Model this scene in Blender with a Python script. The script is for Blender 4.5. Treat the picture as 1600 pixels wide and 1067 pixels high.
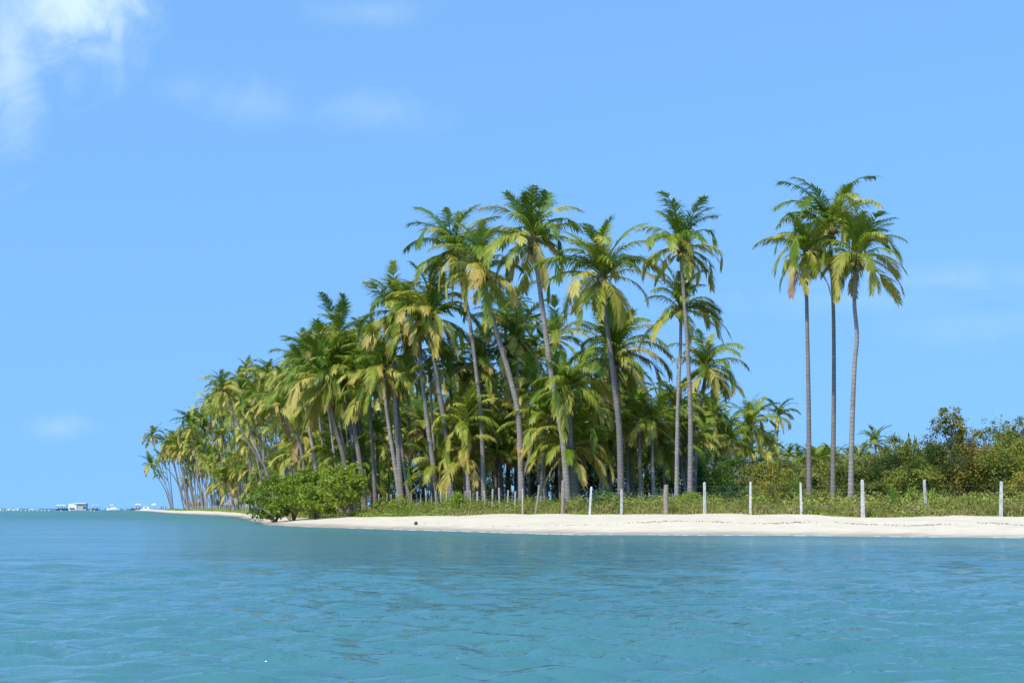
import bpy, bmesh, math, random
import numpy as np
from mathutils import Vector, Matrix

# ------------------------------------------------------------------ camera, sky, sun, exposure
for o in list(bpy.data.objects):
    bpy.data.objects.remove(o, do_unlink=True)
scene = bpy.context.scene
col = scene.collection
R = math.radians
rnd = random.Random(7)
nrng = np.random.default_rng(11)

F = 2511.0            # focal length in photo pixels (photo 1600 x 1067)
CAM_H = 1.2
HORIZON = 794.0
PITCH = math.atan((HORIZON - 533.5) / F)
cam_d = bpy.data.cameras.new('camera')
cam = bpy.data.objects.new('camera', cam_d)
col.objects.link(cam)
cam_d.sensor_fit = 'HORIZONTAL'
cam_d.sensor_width = 36.0
cam_d.lens = 36.0 * F / 1600.0
cam_d.clip_start = 0.1
cam_d.clip_end = 60000
cam.location = (0, 0, CAM_H)
cam.rotation_euler = (math.pi / 2 + PITCH, 0, 0)
scene.camera = cam

SUN_DIR = Vector((-0.40, -0.52, 0.76)).normalized()      # towards the sun
world = bpy.data.worlds.new('World')
scene.world = world
world.use_nodes = True


class NT:
    """tiny node-tree helper"""
    def __init__(self, tree):
        self.t = tree
        self.n = tree.nodes
        self.l = tree.links

    def node(self, typ, **kw):
        n = self.n.new(typ)
        for k, v in kw.items():
            setattr(n, k, v)
        return n

    def set(self, sock, v):
        if hasattr(v, 'is_linked') or isinstance(v, bpy.types.NodeSocket):
            self.l.new(v, sock)
        else:
            if isinstance(v, (tuple, list)) and len(v) == 3 and sock.type == 'RGBA':
                v = (*v, 1)
            sock.default_value = v

    def math(self, op, a, b=0.0, c=0.0, clamp=False):
        n = self.node('ShaderNodeMath', operation=op, use_clamp=clamp)
        self.set(n.inputs[0], a)
        self.set(n.inputs[1], b)
        self.set(n.inputs[2], c)
        return n.outputs[0]

    def mix(self, fac, a, b, blend='MIX'):
        n = self.node('ShaderNodeMix', data_type='RGBA', blend_type=blend)
        self.set(n.inputs[0], fac)
        self.set(n.inputs[6], a)
        self.set(n.inputs[7], b)
        return n.outputs[2]

    def noise(self, vec, scale, detail=3.0, rough=0.5, dist=0.0):
        n = self.node('ShaderNodeTexNoise')
        if vec is not None:
            self.l.new(vec, n.inputs['Vector'])
        n.inputs['Scale'].default_value = scale
        n.inputs['Detail'].default_value = detail
        n.inputs['Roughness'].default_value = rough
        n.inputs['Distortion'].default_value = dist
        return n.outputs['Fac']

    def mapping(self, vec, scale=(1, 1, 1), loc=(0, 0, 0)):
        n = self.node('ShaderNodeMapping')
        self.l.new(vec, n.inputs['Vector'])
        n.inputs['Scale'].default_value = scale
        n.inputs['Location'].default_value = loc
        return n.outputs[0]

    def ramp(self, fac, stops):
        n = self.node('ShaderNodeValToRGB')
        cr = n.color_ramp
        while len(cr.elements) > 1:
            cr.elements.remove(cr.elements[-1])
        cr.elements[0].position = stops[0][0]
        cr.elements[0].color = (*stops[0][1], 1)
        for p, c in stops[1:]:
            e = cr.elements.new(p)
            e.color = (*c, 1)
        self.set(n.inputs[0], fac)
        return n.outputs[0]

    def smooth(self, v, a, b):
        n = self.node('ShaderNodeMapRange', interpolation_type='SMOOTHSTEP')
        self.set(n.inputs[0], v)
        n.inputs[1].default_value = a
        n.inputs[2].default_value = b
        return n.outputs[0]

    def attr(self, name):
        n = self.node('ShaderNodeAttribute', attribute_name=name)
        return n.outputs['Fac']


def build_world():
    t = NT(world.node_tree)
    t.n.clear()
    out = t.node('ShaderNodeOutputWorld')
    bg = t.node('ShaderNodeBackground')
    tc = t.node('ShaderNodeTexCoord')
    sep = t.node('ShaderNodeSeparateXYZ')
    t.l.new(tc.outputs['Generated'], sep.inputs[0])
    X, Y, Z = sep.outputs
    # the tropical air of the photo stays blue down to the horizon: look the sky up a little higher
    comb = t.node('ShaderNodeCombineXYZ')
    t.set(comb.inputs[0], X)
    t.set(comb.inputs[1], Y)
    t.set(comb.inputs[2], t.math('ADD', t.math('MULTIPLY', t.math('ABSOLUTE', Z), 0.35), 0.40))
    nv = t.node('ShaderNodeVectorMath', operation='NORMALIZE')
    t.l.new(comb.outputs[0], nv.inputs[0])
    sky = t.node('ShaderNodeTexSky', sky_type='NISHITA')
    sky.sun_disc = False
    sky.sun_elevation = math.asin(SUN_DIR.z)
    sky.sun_rotation = math.atan2(SUN_DIR.x, SUN_DIR.y)
    sky.altitude = 0
    sky.air_density = 1.0
    sky.dust_density = 0.6
    sky.ozone_density = 2.0
    t.l.new(nv.outputs[0], sky.inputs[0])
    base = t.mix(1.0, sky.outputs[0], SKY_TINT, 'MULTIPLY')
    # clouds, placed by azimuth and elevation
    az = t.math('ARCTAN2', X, Y)
    el = t.math('ARCSINE', Z)
    v = t.node('ShaderNodeCombineXYZ')
    t.set(v.inputs[0], az)
    t.set(v.inputs[1], el)
    vec = v.outputs[0]
    n1 = t.noise(vec, 26, 8, 0.6, 0.9)
    n2 = t.noise(vec, 9, 4, 0.5, 0.3)
    puff = t.math('ADD', t.math('MULTIPLY', n1, 0.72), t.math('MULTIPLY', n2, 0.28))

    def blob(px, py, rx, ry, soft, amt):
        a0 = math.atan((px - 800) / F)
        e0 = math.atan((HORIZON - py) / F)
        dx = t.math('DIVIDE', t.math('SUBTRACT', az, a0), rx / F)
        dy = t.math('DIVIDE', t.math('SUBTRACT', el, e0), ry / F)
        r = t.math('SQRT', t.math('ADD', t.math('MULTIPLY', dx, dx), t.math('MULTIPLY', dy, dy)))
        m = t.math('SUBTRACT', 1.0, r)
        m = t.math('ADD', m, t.math('MULTIPLY', t.math('SUBTRACT', puff, 0.5), 2.2))
        return t.math('MULTIPLY', t.smooth(m, 0.0, soft), amt)
    blobs = [blob(50, 20, 230, 170, 1.5, 0.66), blob(95, 15, 130, 105, 1.0, 0.95), blob(135, 90, 70, 40, 1.2, 0.5),
             blob(0, 110, 75, 200, 1.4, 0.72),
             blob(385, 160, 130, 60, 1.7, 0.26), blob(285, 140, 90, 50, 1.7, 0.18), blob(590, 165, 150, 48, 1.7, 0.25),
             blob(570, 5, 160, 36, 1.6, 0.26), blob(90, 672, 60, 26, 1.4, 0.26),
             blob(1480, 448, 360, 40, 1.9, 0.32), blob(1330, 475, 380, 36, 1.9, 0.26), blob(1580, 520, 300, 46, 1.9, 0.22)]
    c = blobs[0]
    for b in blobs[1:]:
        c = t.math('MAXIMUM', c, b)
    # the same sparse cloud over the rest of the sky
    g = t.noise(vec, 3.2, 6, 0.55, 0.4)
    g = t.math('MULTIPLY', t.smooth(g, 0.60, 0.82), 0.6)
    outside = t.math('MAXIMUM', t.smooth(t.math('ABSOLUTE', az), 0.36, 0.55), t.smooth(el, 0.36, 0.5))
    c = t.math('MAXIMUM', c, t.math('MULTIPLY', g, outside))
    final = t.mix(c, base, CLOUD_COL)
    t.l.new(final, bg.inputs[0])
    bg.inputs[1].default_value = SKY_STRENGTH
    t.l.new(bg.outputs[0], out.inputs[0])


SKY_STRENGTH = 0.15
SKY_TINT = (0.91, 1.27, 1.42)
CLOUD_COL = (3.5, 4.5, 5.0)
build_world()

sun_d = bpy.data.lights.new('sun', 'SUN')
sun_d.energy = 3.3
sun_d.angle = R(0.53)
sun_d.color = (1.0, 0.955, 0.88)
sun = bpy.data.objects.new('sun', sun_d)
col.objects.link(sun)
sun.rotation_euler = (-SUN_DIR).to_track_quat('-Z', 'Y').to_euler()
vs = scene.view_settings
vs.view_transform = 'Standard'
vs.look = 'None'
vs.gamma = 1.0
vs.exposure = 0.5


# ------------------------------------------------------------------ helpers
def at(px, py, Y):
    """photo pixel and depth -> world point"""
    u = (px - 800) / F
    v = (533.5 - py) / F
    c, s = math.cos(PITCH), math.sin(PITCH)
    dy = c - v * s
    t = Y / dy
    return Vector((u * t, Y, CAM_H + (s + v * c) * t))


def xat(px, Y):
    return at(px, HORIZON, Y).x


def tag(o, label=None, cat=None, group=None, kind=None):
    if label: o['label'] = label
    if cat: o['category'] = cat
    if group: o['group'] = group
    if kind: o['kind'] = kind
    return o


def link(o, parent=None):
    col.objects.link(o)
    if parent is not None:
        o.parent = parent
    return o


def empty(name, loc, rz=0.0):
    o = bpy.data.objects.new(name, None)
    o.empty_display_size = 0.3
    o.location = loc
    o.rotation_euler = (0, 0, rz)
    return link(o)


def mesh_np(name, verts, faces, mat=None, smooth=False, attrs=None):
    me = bpy.data.meshes.new(name)
    me.from_pydata([tuple(v) for v in verts] if not isinstance(verts, np.ndarray) else verts.tolist(), [],
                   faces if not isinstance(faces, np.ndarray) else faces.tolist())
    if attrs:
        for k, a in attrs.items():
            at_ = me.attributes.new(k, 'FLOAT', 'POINT')
            at_.data.foreach_set('value', np.asarray(a, dtype=np.float32))
    if smooth:
        me.polygons.foreach_set('use_smooth', [True] * len(me.polygons))
    if mat:
        me.materials.append(mat)
    me.update()
    return me


def obj(name, me, parent=None, loc=None):
    o = bpy.data.objects.new(name, me)
    if loc is not None:
        o.location = loc
    return link(o, parent)


class MB:
    """collects simple shapes into one mesh"""
    def __init__(self):
        self.v = []
        self.f = []

    def add(self, vs, fs):
        n = len(self.v)
        self.v += [tuple(p) for p in vs]
        self.f += [tuple(i + n for i in f) for f in fs]

    def box(self, a, b):
        (x0, y0, z0), (x1, y1, z1) = a, b
        self.add([(x0, y0, z0), (x1, y0, z0), (x1, y1, z0), (x0, y1, z0), (x0, y0, z1), (x1, y0, z1), (x1, y1, z1), (x0, y1, z1)],
                 [(3, 2, 1, 0), (4, 5, 6, 7), (0, 1, 5, 4), (1, 2, 6, 5), (2, 3, 7, 6), (3, 0, 4, 7)])

    def tube(self, pts, radii, n=6, cap=True):
        pts = [Vector(p) for p in pts]
        base = len(self.v)
        m = len(pts)
        up = Vector((0.123, 0.97, 0.2)).normalized()
        for i, p in enumerate(pts):
            d = (pts[min(i + 1, m - 1)] - pts[max(i - 1, 0)]).normalized()
            if abs(d.dot(up)) > 0.95:
                up = Vector((0.9, 0.1, 0.3)).normalized()
            a = d.cross(up).normalized()
            b = d.cross(a)
            for k in range(n):
                t = 2 * math.pi * k / n
                self.v.append(tuple(p + (a * math.cos(t) + b * math.sin(t)) * radii[i]))
        for i in range(m - 1):
            for k in range(n):
                k2 = (k + 1) % n
                self.f.append((base + i * n + k, base + i * n + k2, base + (i + 1) * n + k2, base + (i + 1) * n + k))
        if cap:
            self.f.append(tuple(base + k for k in range(n - 1, -1, -1)))
            self.f.append(tuple(base + (m - 1) * n + k for k in range(n)))

    def sphere(self, c, r, seg=8, ring=5, sz=1.0):
        base = len(self.v)
        c = Vector(c)
        self.v.append(tuple(c + Vector((0, 0, r * sz))))
        for i in range(1, ring):
            ph = math.pi * i / ring
            for k in range(seg):
                th = 2 * math.pi * k / seg
                self.v.append((c.x + r * math.sin(ph) * math.cos(th), c.y + r * math.sin(ph) * math.sin(th), c.z + r * sz * math.cos(ph)))
        self.v.append(tuple(c - Vector((0, 0, r * sz))))
        last = len(self.v) - 1
        for k in range(seg):
            k2 = (k + 1) % seg
            self.f.append((base, base + 1 + k, base + 1 + k2))
            for i in range(ring - 2):
                a = base + 1 + i * seg
                self.f.append((a + k, a + seg + k, a + seg + k2, a + k2))
            a = base + 1 + (ring - 2) * seg
            self.f.append((a + k, last, a + k2))

    def build(self, name, mat, parent=None, smooth=False, loc=None):
        return obj(name, mesh_np(name, self.v, self.f, mat, smooth), parent, loc)


def new_mat(name):
    m = bpy.data.materials.new(name)
    m.use_nodes = True
    t = NT(m.node_tree)
    p = t.n['Principled BSDF']
    out = t.n['Material Output']
    return m, t, p, out


def bump(t, p, h, strength, dist):
    b = t.node('ShaderNodeBump')
    b.inputs['Strength'].default_value = strength
    b.inputs['Distance'].default_value = dist
    t.l.new(h, b.inputs['Height'])
    t.l.new(b.outputs[0], p.inputs['Normal'])
    return b


def plain(name, c, rough=0.6, var=0.15, scale=6.0, metallic=0.0):
    m, t, p, out = new_mat(name)
    tc = t.node('ShaderNodeTexCoord')
    n = t.noise(tc.outputs['Object'], scale, 4, 0.6)
    dark = tuple(x * (1 - var) for x in c)
    light = tuple(min(1, x * (1 + var)) for x in c)
    t.set(p.inputs['Base Color'], t.ramp(n, [(0.3, dark), (0.7, light)]))
    p.inputs['Roughness'].default_value = rough
    p.inputs['Metallic'].default_value = metallic
    bump(t, p, n, 0.2, 0.01)
    return m


def leafy(name, stops, gloss=0.4, trans=0.35, tip=None, tip_range=(0.6, 1.0), dry_noise=None):
    """foliage: colour by per-thing random and per-leaf tint, light passes through"""
    m, t, p, out = new_mat(name)
    oi = t.node('ShaderNodeObjectInfo')
    tint = t.attr('tint')
    f = t.math('ADD', t.math('MULTIPLY', oi.outputs['Random'], 0.55), t.math('MULTIPLY', tint, 0.45))
    c = t.ramp(f, stops)
    if tip:
        tt = t.attr('tip')
        a = t.smooth(tt, *tip_range)
        r2 = t.math('FRACT', t.math('MULTIPLY', oi.outputs['Random'], 37.7))
        a = t.math('MULTIPLY', a, t.smooth(r2, dry_noise[0], dry_noise[1]))
        c = t.mix(a, c, tip)
    t.set(p.inputs['Base Color'], c)
    p.inputs['Roughness'].default_value = gloss
    p.inputs['Specular IOR Level'].default_value = 0.25
    tr = t.node('ShaderNodeBsdfTranslucent')
    t.set(tr.inputs[0], t.mix(1.0, c, (1.15, 1.1, 0.6), 'MULTIPLY'))
    mx = t.node('ShaderNodeMixShader')
    mx.inputs[0].default_value = trans
    t.l.new(p.outputs[0], mx.inputs[1])
    t.l.new(tr.outputs[0], mx.inputs[2])
    t.l.new(mx.outputs[0], out.inputs[0])
    return m


M = {}
M['frond_young'] = leafy('frond_young', [(0.0, (0.04, 0.09, 0.007)), (0.5, (0.125, 0.20, 0.014)), (1.0, (0.30, 0.35, 0.03))], 0.4, 0.28,
                         (0.42, 0.38, 0.07), (0.7, 1.0), (0.4, 1.0))
M['frond_mid'] = leafy('frond_mid', [(0.0, (0.09, 0.16, 0.012)), (0.5, (0.29, 0.32, 0.035)), (1.0, (0.58, 0.52, 0.12))], 0.4, 0.28,
                       (0.62, 0.45, 0.15), (0.55, 1.0), (0.2, 0.9))
M['frond_old'] = leafy('frond_old', [(0.0, (0.16, 0.20, 0.02)), (0.5, (0.42, 0.37, 0.06)), (1.0, (0.60, 0.47, 0.14))], 0.45, 0.28,
                       (0.60, 0.35, 0.12), (0.4, 1.0), (0.1, 0.8))
M['frond_dry'] = leafy('frond_dry', [(0.0, (0.24, 0.15, 0.075)), (0.5, (0.33, 0.20, 0.10)), (1.0, (0.34, 0.24, 0.15))], 0.7, 0.25)
M['rachis'] = plain('rachis', (0.20, 0.20, 0.06), 0.45)


def trunk_mat():
    m, t, p, out = new_mat('palm_bark')
    h = t.attr('h')
    tc = t.node('ShaderNodeTexCoord')
    n = t.noise(tc.outputs['Object'], 2.2, 5, 0.65)
    n2 = t.noise(tc.outputs['Object'], 14, 3, 0.6)
    w = t.math('SINE', t.math('ADD', t.math('MULTIPLY', h, 2 * math.pi / 0.24), t.math('MULTIPLY', n2, 3.0)))
    band = t.smooth(w, 0.25, 0.95)
    oi = t.node('ShaderNodeObjectInfo')
    c = t.ramp(t.math('ADD', t.math('MULTIPLY', n, 0.7), t.math('MULTIPLY', oi.outputs['Random'], 0.35)),
               [(0.25, (0.115, 0.095, 0.082)), (0.55, (0.215, 0.185, 0.162)), (0.85, (0.38, 0.34, 0.30))])
    c = t.mix(t.math('MULTIPLY', band, t.math('MULTIPLY', n, 0.62)), c, (0.075, 0.062, 0.058))
    t.set(p.inputs['Base Color'], c)
    p.inputs['Roughness'].default_value = 0.85
    bump(t, p, t.math('ADD', t.math('MULTIPLY', w, 0.5), n2), 0.3, 0.015)
    return m


M['bark'] = trunk_mat()
M['fibre'] = plain('palm_fibre', (0.13, 0.085, 0.05), 0.9, 0.4, 9)
M['coconut'] = plain('coconut_husk', (0.16, 0.15, 0.05), 0.5, 0.5, 3)
M['coconut_brown'] = plain('coconut_husk_brown', (0.07, 0.045, 0.03), 0.8, 0.3, 8)
M['wood_grey'] = plain('weathered_wood', (0.36, 0.32, 0.27), 0.85, 0.3, 9)
M['wood_brown'] = plain('brown_wood', (0.25, 0.20, 0.155), 0.85, 0.3, 9)
M['concrete'] = plain('concrete_post', (0.46, 0.45, 0.42), 0.85, 0.3, 7)
M['wire'] = plain('wire', (0.30, 0.30, 0.30), 0.5, 0.2, 4, 0.6)
M['stem'] = plain('shrub_stem', (0.12, 0.095, 0.07), 0.9, 0.35, 8)
M['stem_grey'] = plain('grey_twig', (0.24, 0.21, 0.19), 0.9, 0.35, 8)
M['white'] = plain('white_paint', (0.80, 0.80, 0.79), 0.4, 0.04)
M['dark_blue'] = plain('dark_blue_paint', (0.03, 0.05, 0.12), 0.4, 0.1)
M['grey'] = plain('grey_panel', (0.36, 0.37, 0.37), 0.6, 0.1)
M['glass_dark'] = plain('dark_window', (0.03, 0.04, 0.05), 0.15, 0.1)
M['orange_roof'] = plain('orange_roof_tile', (0.55, 0.22, 0.10), 0.8, 0.2)
M['cream_wall'] = plain('cream_wall', (0.66, 0.58, 0.45), 0.8, 0.1)
M['thatch'] = plain('grey_thatch', (0.22, 0.19, 0.165), 0.95, 0.35, 5)
M['yellow'] = plain('yellow_plastic', (0.78, 0.70, 0.40), 0.5, 0.1)
M['red'] = plain('red_cloth', (0.50, 0.06, 0.05), 0.8, 0.15)
M['blue_cloth'] = plain('blue_cloth', (0.06, 0.12, 0.35), 0.8, 0.15)
M['green_cloth'] = plain('green_cloth', (0.05, 0.11, 0.07), 0.8, 0.15)
M['skin'] = plain('skin', (0.40, 0.23, 0.15), 0.6, 0.05)
M['hair'] = plain('hair', (0.02, 0.015, 0.012), 0.6, 0.1)

G = lambda name, a, b, c, **k: leafy(name, [(0.1, a), (0.5, b), (0.9, c)], **k)
M['leaf_shore'] = G('leaf_shore', (0.065, 0.13, 0.012), (0.21, 0.29, 0.027), (0.44, 0.48, 0.055), gloss=0.38, trans=0.3)
M['leaf_bright'] = G('leaf_bright', (0.10, 0.19, 0.02), (0.22, 0.31, 0.035), (0.36, 0.40, 0.055), gloss=0.38, trans=0.35)
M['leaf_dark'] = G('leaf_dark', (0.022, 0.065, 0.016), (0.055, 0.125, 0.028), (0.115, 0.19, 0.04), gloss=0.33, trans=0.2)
M['leaf_olive'] = G('leaf_olive', (0.09, 0.12, 0.018), (0.19, 0.215, 0.03), (0.32, 0.32, 0.05), gloss=0.5, trans=0.3)
M['leaf_brown'] = G('leaf_brown', (0.12, 0.11, 0.022), (0.23, 0.20, 0.035), (0.36, 0.27, 0.055), gloss=0.55, trans=0.3)
M['leaf_sage'] = G('leaf_sage', (0.10, 0.13, 0.03), (0.19, 0.215, 0.045), (0.29, 0.30, 0.085), gloss=0.55, trans=0.3)
M['leaf_yellow'] = G('leaf_yellow', (0.16, 0.17, 0.022), (0.33, 0.28, 0.035), (0.52, 0.40, 0.07), gloss=0.5, trans=0.35)
M['grass_green'] = G('grass_green', (0.14, 0.18, 0.028), (0.28, 0.30, 0.055), (0.46, 0.44, 0.11), gloss=0.55, trans=0.3)
M['grass_dry'] = G('grass_dry', (0.20, 0.17, 0.055), (0.34, 0.28, 0.11), (0.50, 0.42, 0.21), gloss=0.65, trans=0.25)
M['creeper'] = G('creeper', (0.09, 0.18, 0.02), (0.17, 0.28, 0.032), (0.27, 0.36, 0.055), gloss=0.45, trans=0.3)

# ------------------------------------------------------------------ the land: shoreline, ground, sea
SHORE_PX = [(5200, 42), (2600, 53), (1900, 61), (1600, 65.5), (1430, 68), (1250, 71.2), (1080, 72.5), (900, 73.8), (790, 79), (700, 86), (620, 91.5),
            (560, 97), (480, 106), (428, 117), (405, 138), (384, 190), (374, 240), (340, 287), (315, 320), (262, 430), (236, 670), (212, 860), (205, 1000)]
SHORE = np.array([(xat(p, y), y) for p, y in SHORE_PX])
POLY = np.vstack([SHORE, [(-150, 1350), (100, 1700), (1500, 1700), (1500, 40)]])
EDGE_PX = [(5200, 55), (2600, 63), (1900, 72), (1700, 75), (1563, 77.5), (1430, 79), (1347, 80), (1172, 85.5), (1040, 91), (923, 95.5), (817, 101.5), (700, 106),
           (600, 112), (560, 117), (530, 124), (470, 136), (440, 165), (415, 215), (385, 270), (345, 345), (318, 395), (280, 490), (258, 640), (240, 800), (232, 950)]
EDGE = np.array([(xat(p, y), y) for p, y in EDGE_PX])
EPOLY = np.vstack([EDGE, [(-130, 1300), (100, 1650), (1450, 1650), (1450, 40)]])


def seg_dist(P, line):
    d = np.full(len(P), 1e9)
    for a, b in zip(line[:-1], line[1:]):
        ab = b - a
        t = np.clip(((P - a) @ ab) / (ab @ ab), 0, 1)
        q = a + t[:, None] * ab
        d = np.minimum(d, np.hypot(*(P - q).T))
    return d


def inside(P, poly):
    r = np.zeros(len(P), bool)
    x, y = P.T
    j = len(poly) - 1
    for i in range(len(poly)):
        xi, yi = poly[i]
        xj, yj = poly[j]
        c = ((yi > y) != (yj > y)) & (x < (xj - xi) * (y - yi) / (yj - yi + 1e-12) + xi)
        r ^= c
        j = i
    return r


def signed(P, poly):
    line = np.vstack([poly, poly[:1]])
    d = seg_dist(P, line)
    return np.where(inside(P, poly), d, -d)


def wob(x, y):
    return (np.sin(x * 0.9 + 0.4 * np.sin(y * 0.31)) * 0.35 + np.sin(x * 0.33 + y * 0.21 + 1.3) * 0.6 + np.sin(x * 2.3 - y * 1.1) * 0.16
            + np.sin(x * 0.11 + 2.0) * 0.8)


def ground_z(P):
    P = np.atleast_2d(np.asarray(P, float))
    d = signed(P, POLY)
    d = d + wob(P[:, 0], P[:, 1]) * 0.35
    far = np.clip((P[:, 1] - 120) / 80, 0, 1)
    slope = 0.14 * (1 - far) + 0.035 * far
    below = np.maximum(d * slope, -4.0)
    up = 1.0 * (1 - np.exp(-np.maximum(d, 0) / 7.0)) + 0.25 * (1 - np.exp(-np.maximum(d - 14, 0) / 20.0))
    z = np.where(d < 0, below, up)
    rough = np.clip(d / 10, 0, 1) * 0.03
    z = z + rough * (np.sin(P[:, 0] * 1.3 + P[:, 1] * 0.7) + np.sin(P[:, 0] * 0.47 - P[:, 1] * 0.9))
    # low berm of the last high tide
    z = z + np.where((d > 0) & (P[:, 1] < 125), 0.035 / (1 + np.exp(-(d - 4.9 - 0.3 * np.sin(P[:, 0] * 0.8)) * 14)), 0)
    return z


def gz(x, y):
    return float(ground_z([(x, y)])[0])


def grid_mesh(name, ys, ks, ymin, zf, mat, attrs_f, smooth=True):
    ys = np.asarray(ys)
    ks = np.asarray(ks)
    YY, KK = np.meshgrid(ys, ks, indexing='ij')
    XX = KK * np.maximum(YY, ymin)
    P = np.stack([XX.ravel(), YY.ravel()], 1)
    Z = zf(P)
    V = np.column_stack([P, Z])
    nr, nc = len(ys), len(ks)
    idx = np.arange(nr * nc).reshape(nr, nc)
    Fc = np.stack([idx[:-1, :-1], idx[:-1, 1:], idx[1:, 1:], idx[1:, :-1]], -1).reshape(-1, 4)
    return V, Fc, P, attrs_f(P)


def ground_mat():
    m, t, p, out = new_mat('beach_sand_and_soil')
    veg = t.attr('veg')
    dsh = t.attr('shore')
    tc = t.node('ShaderNodeTexCoord')
    P = tc.outputs['Object']
    n1 = t.noise(P, 1.2, 5, 0.6)
    n2 = t.noise(P, 12, 4, 0.6)
    n3 = t.noise(P, 0.35, 4, 0.6)
    n4 = t.noise(t.mapping(P, (0.25, 1.6, 1)), 0.9, 4, 0.6)
    sand = t.ramp(t.math('ADD', t.math('MULTIPLY', n2, 0.5), t.math('MULTIPLY', n1, 0.5)),
                  [(0.32, (0.53, 0.44, 0.305)), (0.5, (0.62, 0.52, 0.375)), (0.68, (0.68, 0.58, 0.43))])
    wet = t.math('SUBTRACT', 1.0, t.smooth(t.math('ADD', dsh, t.math('MULTIPLY', n4, 2.4)), 1.2, 3.0))
    sand = t.mix(t.math('MULTIPLY', wet, 0.8), sand, (0.31, 0.235, 0.18))
    band = t.smooth(n4, 0.56, 0.66)
    sand = t.mix(t.math('MULTIPLY', band, 0.22), sand, (0.36, 0.29, 0.215))
    soil = t.ramp(n1, [(0.3, (0.10, 0.085, 0.05)), (0.5, (0.17, 0.15, 0.075)), (0.7, (0.20, 0.20, 0.07))])
    v = t.math('ADD', veg, t.math('MULTIPLY', t.math('SUBTRACT', n3, 0.5), 2.5))
    v = t.math('ADD', v, t.math('MULTIPLY', t.math('SUBTRACT', n1, 0.5), 1.5))
    f = t.smooth(v, 0.2, 1.2)
    t.set(p.inputs['Base Color'], t.mix(f, sand, soil))
    t.set(p.inputs['Roughness'], t.math('SUBTRACT', 0.95, t.math('MULTIPLY', wet, 0.45)))
    bump(t, p, t.math('ADD', n2, t.math('MULTIPLY', n1, 2)), 0.5, 0.05)
    return m


M['ground'] = ground_mat()
ys = [48]
while ys[-1] < 150: ys.append(ys[-1] * 1.0055)
while ys[-1] < 1750: ys.append(ys[-1] * 1.03)
ks = np.concatenate([np.linspace(-0.42, 0.48, 300), np.linspace(0.52, 2.2, 25)])
V, Fc, P, A = grid_mesh('ground', ys, ks, 40, ground_z, None, lambda P: {'veg': signed(P, EPOLY) + wob(P[:, 0], P[:, 1]) * 0.4, 'shore': signed(P, POLY)})
ground = obj('ground', mesh_np('ground', V, Fc, M['ground'], True, A))
tag(ground, 'pale cream sand beach rising to scrubby soil under the palms', 'beach', kind='structure')

# --- sea
wr = np.random.default_rng(5)
WAVES = []
for lam, amp, n in ((6.0, 0.003, 5), (3.2, 0.003, 8), (1.7, 0.0040, 12), (0.95, 0.0058, 22), (0.6, 0.0062, 34), (0.38, 0.0046, 34)):
    for i in range(n):
        l = lam * wr.uniform(0.75, 1.3)
        th = wr.normal(-0.2, 0.3 if l > 1.3 else 0.36) - math.pi / 2
        k = 2 * math.pi / l
        WAVES.append((l, amp * wr.uniform(0.6, 1.3), k * math.cos(th), k * math.sin(th), wr.uniform(0, 6.28)))


def sea_z(P):
    x, y = P.T
    dist = np.hypot(x, y)
    sp = np.maximum(0.0058 * dist, 0.02)
    z = np.zeros(len(P))
    gust = 0.8 + 0.35 * np.sin(x * 0.13 + 0.4 * np.sin(y * 0.2)) * np.sin(y * 0.17 + 0.05 * x)
    for l, a, kx, ky, ph in WAVES:
        fade = np.clip((l / sp - 2.5) / 3.0, 0, 1)
        s = np.sin(kx * x + ky * y + ph)
        z += a * fade * gust * (s + 0.25 * (1 - s * s) * 0.8)
    d = -signed(P, POLY)
    z *= np.clip(d / 4.0, 0.10, 1) * (0.45 + 0.55 * np.clip((70 - y) / 40, 0, 1))
    return np.where(y > 1500, 0, z)


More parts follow.
